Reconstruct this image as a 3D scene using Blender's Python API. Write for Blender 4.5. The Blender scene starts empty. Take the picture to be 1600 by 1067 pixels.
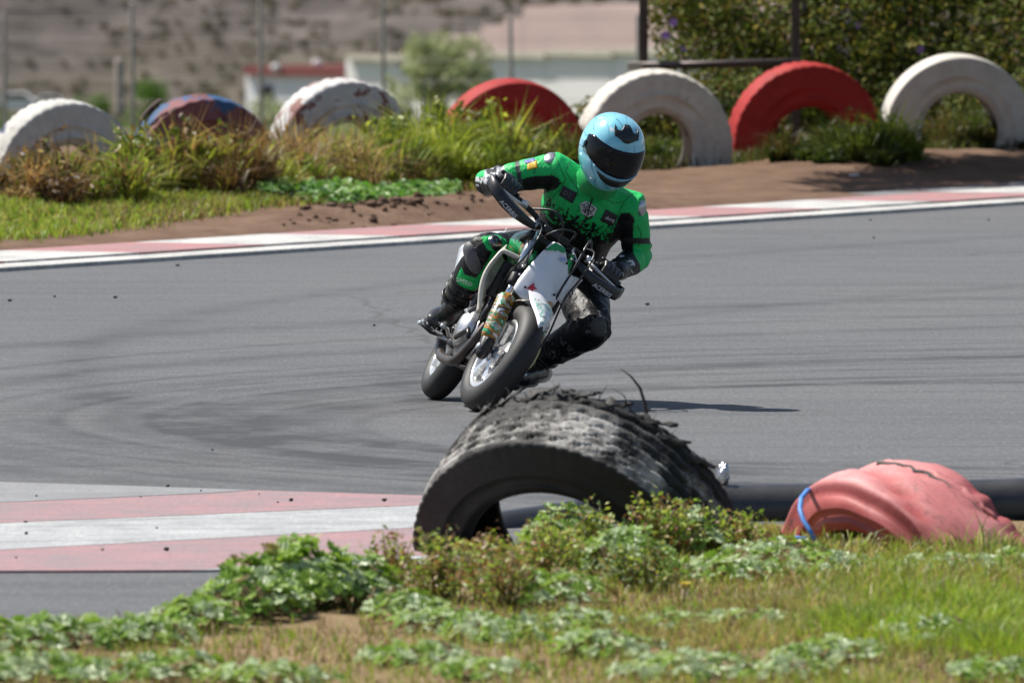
import bpy, bmesh, math, random
import numpy as np
from mathutils import Vector, Matrix

random.seed(7)
rng = np.random.default_rng(11)
SC = bpy.context.scene
COL = SC.collection
R = math.radians

# ------------------------------------------------------------------ camera, sky, sun, exposure
FPX = 19500.0                       # focal length in pixels of the 1600 px wide photograph
CAM_H = 2.34                        # height of the lens above the track
PITCH = math.atan((533.5 + 274.0) / FPX)
cam_data = bpy.data.cameras.new('camera')
cam = bpy.data.objects.new('camera', cam_data)
COL.objects.link(cam)
cam.location = (0, 0, CAM_H)
cam.rotation_euler = (math.pi / 2 - PITCH, 0, 0)
cam_data.sensor_width = 36.0
cam_data.lens = FPX / 1600.0 * 36.0
cam_data.clip_start = 0.5
cam_data.clip_end = 6000.0
cam_data.dof.use_dof = True
cam_data.dof.focus_distance = 50.3
cam_data.dof.aperture_fstop = 10.5
SC.camera = cam

SUN_DIR = Vector((-0.60, 0.36, 1.05)).normalized()      # towards the sun: high, from the left and a little behind
world = bpy.data.worlds.new('World')
SC.world = world
world.use_nodes = True
wn = world.node_tree
sky = wn.nodes.new('ShaderNodeTexSky')
sky.sky_type = 'NISHITA'
sky.sun_disc = False
sky.sun_elevation = math.asin(SUN_DIR.z)
sky.sun_rotation = math.atan2(SUN_DIR.x, SUN_DIR.y)
sky.air_density = 1.0
sky.dust_density = 1.5
bg = wn.nodes['Background']
bg.inputs['Strength'].default_value = 0.074
wn.links.new(sky.outputs[0], bg.inputs['Color'])

sun_data = bpy.data.lights.new('sun', 'SUN')
sun_data.energy = 4.9
sun_data.angle = R(0.55)
sun_data.color = (1.0, 0.955, 0.88)
sun = bpy.data.objects.new('sun', sun_data)
COL.objects.link(sun)
sun.location = (-20, 60, 40)
sun.rotation_euler = SUN_DIR.to_track_quat('Z', 'Y').to_euler()

SC.view_settings.view_transform = 'Standard'
SC.view_settings.look = 'None'
SC.view_settings.exposure = 0.68
SC.view_settings.gamma = 1.0
SC.view_settings.use_curve_mapping = False

# ------------------------------------------------------------------ where a photographed point stands
CA, SA = math.cos(PITCH), math.sin(PITCH)
def ray(u, v):
    a, b = (u - 800.0) / FPX, -(v - 533.5) / FPX
    return Vector((a, CA + b * SA, -SA + b * CA))
def P(u, v, Y):
    """point at world distance Y along the sight line"""
    d = ray(u, v)
    t = Y / d.y
    return Vector((d.x * t, Y, CAM_H + d.z * t))
def G(u, v, z=0.0):
    """point on the level z"""
    d = ray(u, v)
    t = (z - CAM_H) / d.z
    return Vector((d.x * t, d.y * t, z))

# ------------------------------------------------------------------ mesh helpers
def link(o, parent=None):
    COL.objects.link(o)
    if parent is not None:
        o.parent = parent
    return o
def tag(o, label=None, cat=None, group=None, kind=None):
    if label: o['label'] = label
    if cat: o['category'] = cat
    if group: o['group'] = group
    if kind: o['kind'] = kind
    return o
def empty(name, loc=(0, 0, 0), parent=None):
    o = bpy.data.objects.new(name, None)
    o.empty_display_size = 0.1
    o.location = loc
    return link(o, parent)
def frame_from(d, hint=Vector((0, 0, 1))):
    d = d.normalized()
    x = hint.cross(d)
    if x.length < 1e-4:
        x = Vector((1, 0, 0)).cross(d)
    x.normalize()
    return x, d.cross(x)

class MB:
    """collects shapes for ONE mesh object"""
    def __init__(self):
        self.v, self.f, self.m, self.s = [], [], [], []
    def add(self, verts, faces, mi=0, smooth=True, xf=None):
        n = len(self.v)
        for p in verts:
            p = Vector(p)
            self.v.append(xf @ p if xf is not None else p)
        for f in faces:
            self.f.append([i + n for i in f]); self.m.append(mi); self.s.append(smooth)
        return self
    def box(self, c, size, axes=None, mi=0, bev=0.0):
        c = Vector(c); hx, hy, hz = [s / 2.0 for s in size]
        ax = axes or (Vector((1, 0, 0)), Vector((0, 1, 0)), Vector((0, 0, 1)))
        bm = bmesh.new()
        bmesh.ops.create_cube(bm, size=1.0)
        for q in bm.verts:
            q.co = Vector((q.co.x * 2 * hx, q.co.y * 2 * hy, q.co.z * 2 * hz))
        if bev > 0:
            bmesh.ops.bevel(bm, geom=list(bm.edges), offset=min(bev, min(hx, hy, hz) * 0.9), segments=2, profile=0.6, affect='EDGES')
        bm.verts.index_update()
        vs = [c + ax[0] * q.co.x + ax[1] * q.co.y + ax[2] * q.co.z for q in bm.verts]
        fs = [[q.index for q in f.verts] for f in bm.faces]
        bm.free()
        return self.add(vs, fs, mi, smooth=bev > 0)
    def tube(self, pts, rad, n=12, mi=0, hint=None, round_ends=False, closed=False):
        pts = [Vector(p) for p in pts]
        k = len(pts)
        if not isinstance(rad, (list, tuple)): rad = [rad] * k
        rad = [r if isinstance(r, (list, tuple)) else (r, r) for r in rad]
        if round_ends:
            d0 = (pts[0] - pts[1]).normalized(); d1 = (pts[-1] - pts[-2]).normalized()
            r0, r1 = rad[0], rad[-1]
            A = [(pts[0] + d0 * min(r0) * math.sin(a), (r0[0] * math.cos(a), r0[1] * math.cos(a))) for a in (1.35, 0.95, 0.5)]
            B = [(pts[-1] + d1 * min(r1) * math.sin(a), (r1[0] * math.cos(a), r1[1] * math.cos(a))) for a in (0.5, 0.95, 1.35)]
            pts = [a[0] for a in A] + pts + [b[0] for b in B]
            rad = [a[1] for a in A] + rad + [b[1] for b in B]
            k = len(pts)
        vs = []
        x = None
        for i in range(k):
            if closed:
                d = pts[(i + 1) % k] - pts[i - 1]
            else:
                d = pts[min(i + 1, k - 1)] - pts[max(i - 1, 0)]
            d.normalize()
            if hint is not None:
                x = Vector(hint) - d * Vector(hint).dot(d); x.normalize()
            elif x is None:
                x, _ = frame_from(d)
            else:
                x = x - d * x.dot(d); x.normalize()
            y = d.cross(x)
            for j in range(n):
                a = 2 * math.pi * j / n
                vs.append(pts[i] + x * (math.cos(a) * rad[i][0]) + y * (math.sin(a) * rad[i][1]))
        fs = []
        for i in range(k if closed else k - 1):
            i2 = (i + 1) % k
            for j in range(n):
                j2 = (j + 1) % n
                fs.append([i * n + j, i * n + j2, i2 * n + j2, i2 * n + j])
        if not closed:
            fs.append(list(range(n))[::-1]); fs.append([(k - 1) * n + j for j in range(n)])
        return self.add(vs, fs, mi)
    def lathe(self, c, axis, prof, n=48, mi=0, closed_prof=False, disp=None):
        """prof: list of (along axis, radius)"""
        c = Vector(c); ax = Vector(axis).normalized(); x, y = frame_from(ax)
        k = len(prof); vs = []
        for j in range(n):
            a = 2 * math.pi * j / n
            rd = x * math.cos(a) + y * math.sin(a)
            for i, (h, r) in enumerate(prof):
                rr = r + (disp(i, h, r, a) if disp else 0.0)
                vs.append(c + ax * h + rd * rr)
        fs = []
        for j in range(n):
            j2 = (j + 1) % n
            for i in range(k if closed_prof else k - 1):
                i2 = (i + 1) % k
                fs.append([j * k + i, j2 * k + i, j2 * k + i2, j * k + i2])
        return self.add(vs, fs, mi)
    def slab(self, poly, normal, th, mi=0):
        """polygon (list of Vector) given thickness along -normal"""
        nrm = Vector(normal).normalized(); n = len(poly)
        vs = [Vector(p) for p in poly] + [Vector(p) - nrm * th for p in poly]
        fs = [list(range(n)), [n + i for i in range(n)][::-1]]
        for i in range(n):
            j = (i + 1) % n
            fs.append([i, n + i, n + j, j])
        return self.add(vs, fs, mi, smooth=False)
    def sheet(self, rows, mi=0, th=0.0, smooth=True):
        """grid of points, rows of equal length; th gives it real thickness"""
        r, c = len(rows), len(rows[0])
        pts = [Vector(p) for row in rows for p in row]
        def idx(i, j): return i * c + j
        if th > 0:
            nr = []
            for i in range(r):
                for j in range(c):
                    a = Vector(rows[i][min(j + 1, c - 1)]) - Vector(rows[i][max(j - 1, 0)])
                    b = Vector(rows[min(i + 1, r - 1)][j]) - Vector(rows[max(i - 1, 0)][j])
                    nr.append(a.cross(b).normalized())
            back = [p - q * th for p, q in zip(pts, nr)]
        fs = [[idx(i, j), idx(i, j + 1), idx(i + 1, j + 1), idx(i + 1, j)] for i in range(r - 1) for j in range(c - 1)]
        if th > 0:
            N = r * c
            fs += [[N + q for q in f[::-1]] for f in list(fs)]
            loop = [idx(0, j) for j in range(c)] + [idx(i, c - 1) for i in range(1, r)] + \
                   [idx(r - 1, j) for j in range(c - 2, -1, -1)] + [idx(i, 0) for i in range(r - 2, 0, -1)]
            for a, b in zip(loop, loop[1:] + loop[:1]):
                fs.append([b, a, N + a, N + b])
            pts = pts + back
        return self.add(pts, fs, mi, smooth)
    def mesh(self, name, mats):
        me = bpy.data.meshes.new(name)
        me.from_pydata([tuple(p) for p in self.v], [], self.f)
        me.polygons.foreach_set('material_index', self.m)
        me.polygons.foreach_set('use_smooth', self.s)
        for m in (mats if isinstance(mats, (list, tuple)) else [mats]):
            me.materials.append(m)
        me.update()
        return me
    def build(self, name, mats, parent=None, origin=None, recalc=True):
        if origin is not None:
            o0 = Vector(origin)
            self.v = [p - o0 for p in self.v]
        me = self.mesh(name, mats)
        if recalc:
            bm = bmesh.new(); bm.from_mesh(me)
            bmesh.ops.recalc_face_normals(bm, faces=list(bm.faces))
            bm.to_mesh(me); bm.free()
        o = link(bpy.data.objects.new(name, me), parent)
        if origin is not None: o.location = o0
        return o

def tri_mesh(name, V, T, mats, colors=None, smooth=False):
    """fast builder for many triangles; colors per vertex"""
    me = bpy.data.meshes.new(name)
    V = np.ascontiguousarray(V, dtype=np.float32); T = np.ascontiguousarray(T, dtype=np.int32)
    me.vertices.add(len(V)); me.vertices.foreach_set('co', V.ravel())
    me.loops.add(T.size); me.loops.foreach_set('vertex_index', T.ravel())
    me.polygons.add(len(T))
    me.polygons.foreach_set('loop_start', np.arange(0, T.size, 3, dtype=np.int32))
    me.polygons.foreach_set('loop_total', np.full(len(T), 3, dtype=np.int32))
    if smooth: me.polygons.foreach_set('use_smooth', np.ones(len(T), dtype=bool))
    me.update(calc_edges=True)
    if colors is not None:
        c = np.ones((len(V), 4), dtype=np.float32); c[:, :3] = colors
        at = me.color_attributes.new('Col', 'FLOAT_COLOR', 'POINT')
        at.data.foreach_set('color', c.ravel())
    for m in (mats if isinstance(mats, (list, tuple)) else [mats]):
        me.materials.append(m)
    return me

def smooth_path(pts, k=6):
    """Catmull-Rom through the points"""
    q = [Vector(p) for p in pts]; q = [q[0] * 2 - q[1]] + q + [q[-1] * 2 - q[-2]]; out = []
    for i in range(1, len(q) - 2):
        for s in range(k):
            t = s / k; a, b, c, d = q[i - 1], q[i], q[i + 1], q[i + 2]
            out.append(.5 * ((2 * b) + (c - a) * t + (2 * a - 5 * b + 4 * c - d) * t * t + (3 * b - a - 3 * c + d) * t ** 3))
    return out + [q[-2]]
def evaluated(o):
    dg = bpy.context.evaluated_depsgraph_get()
    return bpy.data.meshes.new_from_object(o.evaluated_get(dg), depsgraph=dg)
def remeshed(mb, voxel, smooth=6, fac=0.5):
    """closed overlapping pieces grown together into one continuous skin"""
    o = mb.build('tmp', [], recalc=True)
    m = o.modifiers.new('r', 'REMESH'); m.mode = 'VOXEL'; m.voxel_size = voxel; m.use_smooth_shade = True
    if smooth:
        s = o.modifiers.new('s', 'SMOOTH'); s.iterations = smooth; s.factor = fac
    bpy.context.view_layer.update()
    me = evaluated(o)
    old = o.data
    bpy.data.objects.remove(o); bpy.data.meshes.remove(old)
    me.materials.clear()
    return me
def text_obj(body, size, mtx, mat, parent, name='lettering', shear=0.0, depth=0.0006):
    cu = bpy.data.curves.new('t', 'FONT'); cu.body = body; cu.size = size; cu.extrude = depth; cu.shear = shear
    cu.align_x = 'CENTER'; cu.align_y = 'CENTER'; cu.resolution_u = 2
    o = bpy.data.objects.new('t', cu); COL.objects.link(o)
    bpy.context.view_layer.update()
    me = evaluated(o)
    bpy.data.objects.remove(o); bpy.data.curves.remove(cu)
    me.transform(mtx); me.materials.clear(); me.materials.append(mat); me.name = name
    return link(bpy.data.objects.new(name, me), parent)

def in_poly(U, V, poly):
    U = np.asarray(U); V = np.asarray(V)
    ins = np.zeros(U.shape, bool); n = len(poly)
    for i in range(n):
        x1, y1 = poly[i]; x2, y2 = poly[(i + 1) % n]
        c = ((y1 > V) != (y2 > V)) & (U < (x2 - x1) * (V - y1) / (y2 - y1 + 1e-12) + x1)
        ins ^= c
    return ins
def vnoise(X, Y, seed=0):
    """smooth value noise on numpy arrays"""
    X = np.asarray(X, float); Y = np.asarray(Y, float)
    xi = np.floor(X).astype(np.int64); yi = np.floor(Y).astype(np.int64)
    fx = X - xi; fy = Y - yi
    fx = fx * fx * (3 - 2 * fx); fy = fy * fy * (3 - 2 * fy)
    def h(a, b):
        n = (a * 374761393 + b * 668265263 + seed * 974711) & 0x7fffffff
        n = ((n ^ (n >> 13)) * 1274126177) & 0x7fffffff
        return ((n ^ (n >> 16)) & 0xffff) / 65535.0
    return (h(xi, yi) * (1 - fx) + h(xi + 1, yi) * fx) * (1 - fy) + (h(xi, yi + 1) * (1 - fx) + h(xi + 1, yi + 1) * fx) * fy
def fbm(X, Y, seed=0, o=4):
    s = 0; a = 0.5; k = 1.0
    for i in range(o):
        s = s + a * vnoise(np.asarray(X) * k, np.asarray(Y) * k, seed + i * 17); a *= 0.5; k *= 2.03
    return s

# ------------------------------------------------------------------ materials
class NT:
    def __init__(self, name):
        self.mat = bpy.data.materials.new(name); self.mat.use_nodes = True
        self.t = self.mat.node_tree; self.n = self.t.nodes; self.l = self.t.links
        self.b = self.n['Principled BSDF']; self.out = self.n['Material Output']
    def node(self, typ, **kw):
        x = self.n.new(typ)
        for k, v in kw.items():
            if k in x.inputs.keys() and not hasattr(type(x), k): x.inputs[k].default_value = v
            else: setattr(x, k, v)
        return x
    def val(self, s, v):
        if hasattr(v, 'is_linked') or hasattr(v, 'links'): self.l.new(v, s)
        else: s.default_value = v
    def coord(self, kind='Object', scale=(1, 1, 1), rot=(0, 0, 0)):
        if kind == 'Position':
            o = self.n.new('ShaderNodeNewGeometry').outputs['Position']
        else:
            o = self.n.new('ShaderNodeTexCoord').outputs[kind]
        m = self.n.new('ShaderNodeMapping'); m.inputs['Scale'].default_value = scale; m.inputs['Rotation'].default_value = rot
        self.l.new(o, m.inputs['Vector'])
        return m.outputs[0]
    def noise(self, vec, scale, detail=5, rough=0.55, dist=0.0):
        x = self.n.new('ShaderNodeTexNoise'); x.inputs['Scale'].default_value = scale; x.inputs['Detail'].default_value = detail
        x.inputs['Roughness'].default_value = rough; x.inputs['Distortion'].default_value = dist
        self.l.new(vec, x.inputs['Vector'])
        return x.outputs['Fac']
    def ramp(self, fac, stops, interp='LINEAR'):
        x = self.n.new('ShaderNodeValToRGB'); cr = x.color_ramp; cr.interpolation = interp
        while len(cr.elements) < len(stops): cr.elements.new(0.5)
        for e, (p, c) in zip(cr.elements, stops):
            e.position = p
            e.color = (c, c, c, 1) if not isinstance(c, (tuple, list)) else (c[0], c[1], c[2], 1)
        self.l.new(fac, x.inputs[0])
        return x.outputs[0]
    def math(self, op, a, b=0.0, clamp=False):
        x = self.n.new('ShaderNodeMath'); x.operation = op; x.use_clamp = clamp
        self.val(x.inputs[0], a); self.val(x.inputs[1], b)
        return x.outputs[0]
    def mix(self, fac, a, b, blend='MIX'):
        x = self.n.new('ShaderNodeMix'); x.data_type = 'RGBA'; x.blend_type = blend; x.clamp_result = True
        for s, v in ((x.inputs[0], fac), (x.inputs[6], a), (x.inputs[7], b)):
            if isinstance(v, tuple) and len(v) == 3: v = (v[0], v[1], v[2], 1)
            self.val(s, v)
        return x.outputs[2]
    def bump(self, h, strength=0.3, dist=0.01):
        x = self.n.new('ShaderNodeBump'); x.inputs['Strength'].default_value = strength; x.inputs['Distance'].default_value = dist
        self.l.new(h, x.inputs['Height']); self.l.new(x.outputs[0], self.b.inputs['Normal'])
        return x.outputs[0]
    def base(self, c, rough=0.6, metal=0.0, spec=0.5, coat=0.0):
        if isinstance(c, tuple): c = (c[0], c[1], c[2], 1)
        self.val(self.b.inputs['Base Color'], c); self.val(self.b.inputs['Roughness'], rough)
        self.b.inputs['Metallic'].default_value = metal; self.b.inputs['Specular IOR Level'].default_value = spec
        self.b.inputs['Coat Weight'].default_value = coat
        return self.mat

def simple(name, c1, c2=None, scale=25.0, rough=0.6, metal=0.0, spec=0.5, coat=0.0, bump=0.0, bscale=None, lo=0.4, hi=0.7, coord='Object', bdist=0.004):
    n = NT(name); v = n.coord(coord)
    c = c1
    if c2 is not None:
        c = n.mix(n.ramp(n.noise(v, scale, 6, 0.6), [(lo, 0.0), (hi, 1.0)]), c1, c2)
    if bump: n.bump(n.noise(v, bscale or scale * 3, 4, 0.6), bump, bdist)
    return n.base(c, rough, metal, spec, coat)
def leafy(name, trans=0.35, rough=0.5, spec=0.35):
    """colour of each leaf or blade comes from the mesh; light also comes through"""
    n = NT(name)
    at = n.n.new('ShaderNodeAttribute'); at.attribute_name = 'Col'
    c = at.outputs['Color']
    n.base(c, rough, 0, spec)
    tr = n.n.new('ShaderNodeBsdfTranslucent')
    n.l.new(n.mix(0.5, c, (0.9, 1.0, 0.35), 'MULTIPLY'), tr.inputs['Color'])
    mx = n.n.new('ShaderNodeMixShader'); mx.inputs[0].default_value = trans
    n.l.new(n.b.outputs[0], mx.inputs[1]); n.l.new(tr.outputs[0], mx.inputs[2]); n.l.new(mx.outputs[0], n.out.inputs['Surface'])
    return n.mat
def attr_mat(name, rough=0.45, spec=0.5, bump=0.0, bscale=60, bdist=0.003, coat=0.0):
    n = NT(name); at = n.n.new('ShaderNodeAttribute'); at.attribute_name = 'Col'
    if bump:
        v = n.coord('Object')
        h = n.math('ADD', n.noise(v, bscale, 3, 0.5, 1.2), n.math('MULTIPLY', n.noise(v, bscale * 6, 2), 0.15))
        n.bump(h, bump, bdist)
    return n.base(at.outputs['Color'], rough, 0, spec, coat)

# ------------------------------------------------------------------ the setting: track, kerbs, banks, valley, hill
def asphalt_mat(name, base=0.090, marks=True):
    n = NT(name); v = n.coord('Position')
    grain = n.noise(v, 95, 3, 0.7)
    mid = n.noise(v, 9, 5, 0.65)
    speck = n.noise(n.coord('Position', (70, 5, 1)), 1.0, 3, 0.75)
    speck2 = n.noise(n.coord('Position', (24, 1.6, 1)), 1.0, 4, 0.7)
    big = n.noise(n.coord('Position', (0.5, 0.16, 1), (0, 0, 0.25)), 1.0, 5, 0.6, 0.6)
    streak = n.noise(n.coord('Position', (0.35, 2.2, 1), (0, 0, -0.12)), 1.3, 6, 0.7, 0.5)
    c = n.mix(grain, (base * 0.76, base * 0.80, base * 0.87), (base * 1.22, base * 1.26, base * 1.34))
    c = n.mix(n.math('MULTIPLY', n.ramp(mid, [(0.3, 0.0), (0.75, 1.0)]), 0.45), c, (base * 0.78, base * 0.79, base * 0.82))
    c = n.mix(n.ramp(big, [(0.38, 0.0), (0.62, 0.55)]), c, (base * 1.20, base * 1.20, base * 1.20))
    c = n.mix(n.ramp(streak, [(0.47, 0.0), (0.72, 0.75)]), c, (base * 0.60, base * 0.61, base * 0.65))
    c = n.mix(n.ramp(speck, [(0.52, 0.0), (0.72, 0.55)]), c, (base * 1.75, base * 1.75, base * 1.75))
    c = n.mix(n.ramp(speck, [(0.28, 0.5), (0.46, 0.0)]), c, (base * 0.5, base * 0.5, base * 0.53))
    c = n.mix(n.ramp(speck2, [(0.5, 0.0), (0.75, 0.4)]), c, (base * 0.66, base * 0.67, base * 0.71))
    if marks:
        tot = None
        nz = n.ramp(n.noise(n.coord('Position', (1, 0.6, 1)), 2.3, 6, 0.75), [(0.30, 0.0), (0.60, 1.0)])
        geo = n.n.new('ShaderNodeNewGeometry').outputs['Position']
        rings = [(-60, 648, 7.6, .05, .5), (90, 651, 6.4, .045, .5), (235, 654, 5.6, .05, .5), (395, 658, 4.2, .05, .5), (560, 664, 4.4, .05, .45), (-250, 632, 11.0, .06, .45), (40, 650, 7.0, .13, .5), (170, 652, 6.2, .10, .42), (300, 656, 6.6, .16, .7), (355, 656, 5.2, .09, .45), (432, 660, 3.6, .14, .75), (500, 662, 4.8, .10, .35),
                 (-160, 640, 9.5, .16, .5), (-420, 620, 13.0, .2, .45), (640, 600, 22.0, .12, .35), (120, 560, 30.0, .15, .35)]
        for (u, w, r_, wd, st) in rings:
            g = G(u, w); ctr = (g.x + r_, g.y, 0.0)
            d = n.n.new('ShaderNodeVectorMath'); d.operation = 'DISTANCE'
            n.l.new(geo, d.inputs[0]); d.inputs[1].default_value = ctr
            q = n.math('DIVIDE', n.math('SUBTRACT', d.outputs['Value'], r_), wd)
            e = n.math('MULTIPLY', n.math('EXPONENT', n.math('MULTIPLY', n.math('MULTIPLY', q, q), -1.0)), st)
            tot = e if tot is None else n.math('ADD', tot, e)
        c = n.mix(n.math('MULTIPLY', n.math('MULTIPLY', tot, nz), 1.25, True), c, (base * 0.34, base * 0.35, base * 0.38))
    # cracks
    vo = n.n.new('ShaderNodeTexVoronoi'); vo.feature = 'DISTANCE_TO_EDGE'; vo.inputs['Scale'].default_value = 0.23
    wob = n.n.new('ShaderNodeMix'); wob.data_type = 'VECTOR'
    nn = n.n.new('ShaderNodeTexNoise'); nn.inputs['Scale'].default_value = 1.7; n.l.new(v, nn.inputs['Vector'])
    wob.inputs[0].default_value = 0.25; n.l.new(v, wob.inputs[4]); n.l.new(nn.outputs['Color'], wob.inputs[5])
    n.l.new(wob.outputs[1], vo.inputs['Vector'])
    crack = n.ramp(vo.outputs['Distance'], [(0.0, 0.6), (0.0025, 0.0)])
    c = n.mix(crack, c, (0.03, 0.03, 0.03))
    n.bump(n.math('ADD', grain, n.math('MULTIPLY', mid, 0.3)), 0.35, 0.006)
    return n.base(c, 0.82, 0, 0.35)
def paint_mat(name, col, under=(0.16, 0.16, 0.165), lo=0.52, hi=0.74, dirty=0.4):
    n = NT(name); v = n.coord('Position')
    grain = n.noise(v, 80, 3, 0.7)
    wear = n.noise(n.coord('Position', (0.8, 0.35, 1), (0, 0, -0.1)), 5.5, 7, 0.72)
    rub = n.noise(n.coord('Position', (0.5, 3.0, 1), (0, 0, -0.1)), 2.0, 6, 0.7, 0.4)
    sp = n.noise(n.coord('Position', (60, 5, 1)), 1.0, 3, 0.75)
    grain = n.math('ADD', n.math('MULTIPLY', grain, 0.35), n.math('MULTIPLY', sp, 0.65))
    c = n.mix(n.math('MULTIPLY', n.ramp(grain, [(0.38, 0.0), (0.62, 1.0)]), 0.6), col, (col[0] * 0.72, col[1] * 0.72, col[2] * 0.72))
    c = n.mix(n.ramp(rub, [(0.48, 0.0), (0.8, dirty)]), c, (0.10, 0.10, 0.105))
    c = n.mix(n.ramp(n.math('ADD', n.math('MULTIPLY', wear, 0.8), n.math('MULTIPLY', grain, 0.25)), [(lo, 0.0), (hi, 0.85)]), c, under)
    n.bump(grain, 0.3, 0.005)
    return n.base(c, 0.75, 0, 0.35)
def soil_mat(name, c1, c2, c3, straw=(0.38, 0.29, 0.16), sfac=0.5):
    n = NT(name); v = n.coord('Position')
    a = n.noise(v, 3.5, 7, 0.65); b = n.noise(v, 38, 5, 0.75); s = n.noise(n.coord('Position', (1, 0.6, 1)), 55, 3, 0.6)
    patch = n.noise(v, 0.55, 4, 0.6)
    c = n.mix(n.ramp(a, [(0.36, 0.0), (0.66, 1.0)]), c1, c2)
    c = n.mix(n.ramp(b, [(0.5, 0.0), (0.75, 0.8)]), c, c3)
    c = n.mix(n.math('MULTIPLY', n.ramp(s, [(0.6, 0.0), (0.68, 1.0)]), n.ramp(patch, [(0.4, 0.0), (0.6, sfac)])), c, straw)
    n.bump(n.math('ADD', a, n.math('MULTIPLY', b, 0.5)), 0.8, 0.05)
    return n.base(c, 0.95, 0, 0.15)

M_ASPH = asphalt_mat('asphalt')
M_ASPH2 = asphalt_mat('old_asphalt', 0.15, False)
M_KRED = paint_mat('kerb_red_paint', (0.38, 0.175, 0.172), lo=0.46, hi=0.76, dirty=0.55)
M_KWHITE = paint_mat('kerb_white_paint', (0.52, 0.51, 0.48), lo=0.46, hi=0.76, dirty=0.6)
M_KRED_N = paint_mat('near_kerb_red_paint', (0.33, 0.185, 0.19), lo=0.40, hi=0.74, dirty=0.7)
M_KWHITE_N = paint_mat('near_kerb_white_paint', (0.40, 0.41, 0.41), lo=0.40, hi=0.76, dirty=0.75)
M_KTOP = paint_mat('near_kerb_faint_paint', (0.25, 0.255, 0.255), lo=0.34, hi=0.66, dirty=0.6)
M_SOIL = soil_mat('bank_soil', (0.130, 0.076, 0.050), (0.205, 0.132, 0.090), (0.07, 0.044, 0.031))
M_VERGE = soil_mat('verge_soil', (0.20, 0.135, 0.072), (0.30, 0.215, 0.12), (0.11, 0.072, 0.042), sfac=0.8)
M_CLOD = soil_mat('turned_soil', (0.11, 0.066, 0.044), (0.17, 0.11, 0.078), (0.065, 0.04, 0.03), sfac=0.1)

EA, EB = G(0, 425), G(1600, 320)                    # far edge of the track
E_DIR = (EB - EA).normalized(); E_NRM = Vector((-E_DIR.y, E_DIR.x, 0))
def edge(t, nn, z=0.0):
    return EA + E_DIR * t + E_NRM * nn + Vector((0, 0, z))
def edge_t(u, v):
    return (G(u, v) - EA).dot(E_DIR)
E_LEN = (EB - EA).length

mb = MB()
mb.add([edge(-22, 0), edge(34, 0), Vector((30, 20, 0)), Vector((-22, 20, 0))], [[0, 1, 2, 3]], smooth=False)
tag(mb.build('track', M_ASPH), kind='structure')

# far kerb: a white edge line, red and white painted blocks behind it
kerb = empty('kerb', edge(0, 0.6)); tag(kerb, kind='structure'); kerb.name = 'far_kerb'
def kblock(name, poly, z0, th, mat, parent):
    m = MB(); m.slab([Vector((p.x, p.y, z0)) for p in poly], (0, 0, 1), th)
    o = m.build(name, mat, origin=None)
    o.parent = parent; o.matrix_parent_inverse = Matrix.Translation(-Vector(parent.location))
    return o
KN = [-420, -250, -70, 139, 333, 541, 770, 1010, 1195, 1366, 1560, 1760, 1960, 2150]
bt = []
for u in KN:
    v = 417 - (u / 1600.0) * 105
    bt.append(edge_t(u, v - 5))
for i in range(len(bt) - 1):
    j0, j1 = bt[i] + 0.006, bt[i + 1] - 0.006
    poly = [edge(j0, 0.30), edge(j1, 0.30), edge(j1 - 0.02, 1.12), edge(j0 - 0.02, 1.12)]
    kblock('kerb_block', poly, 0.034, 0.1, M_KRED if i % 2 == 1 else M_KWHITE, kerb)
seg = 10
for i in range(seg):
    t0, t1 = bt[0] + (bt[-1] - bt[0]) * i / seg, bt[0] + (bt[-1] - bt[0]) * (i + 1) / seg
    kblock('edge_line', [edge(t0, 0.0), edge(t1 - 0.008, 0.0), edge(t1 - 0.008, 0.292), edge(t0, 0.292)], 0.022, 0.08, M_KWHITE, kerb)

# asphalt shoulder behind the kerb on the right
mb = MB(); t0, t1 = edge_t(1080, 340), edge_t(2100, 290)
rows = [[edge(t0 + (t1 - t0) * i / 24.0, 1.13, 0.018) for i in range(25)],
        [edge(t0 + (t1 - t0) * i / 24.0, 1.14 + 0.60 * min(1, i / 6.0) + 0.06 * math.sin(i * 2.1), 0.018) for i in range(25)]]
mb.sheet(rows)
tag(mb.build('shoulder_strip', M_ASPH2), kind='structure')

# near kerb: broad painted blocks
near_kerb = empty('near_kerb', G(300, 830)); tag(near_kerb, kind='structure')
def gpoly(pts): return [G(u, v) for u, v in pts]
nk = [([(-500, 756), (-500, 812), (0, 788), (330, 773), (395, 768.5), (200, 762), (0, 756)], M_KTOP),
      ([(-500, 812.6), (-500, 846), (0, 820), (658, 792), (750, 788), (750, 779), (658, 777), (397, 769), (331, 773.7), (0, 788.6)], M_KRED_N),
      ([(-500, 846.6), (-500, 893), (0, 862), (658, 827), (750, 822), (750, 788.6), (658, 792.6), (0, 820.6)], M_KWHITE_N),
      ([(-500, 893.6), (-500, 896), (0, 895), (300, 894), (455, 883), (640, 872), (750, 864), (750, 822.6), (658, 827.6), (0, 862.6)], M_KRED_N),
      ([(301, 894.2), (340, 893.4), (700, 884), (750, 881), (750, 864.6), (640, 872.6), (455, 883.6)], M_KWHITE_N)]
for pts, m in nk:
    kblock('kerb_block', gpoly(pts), 0.008, 0.06, m, near_kerb)

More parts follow.
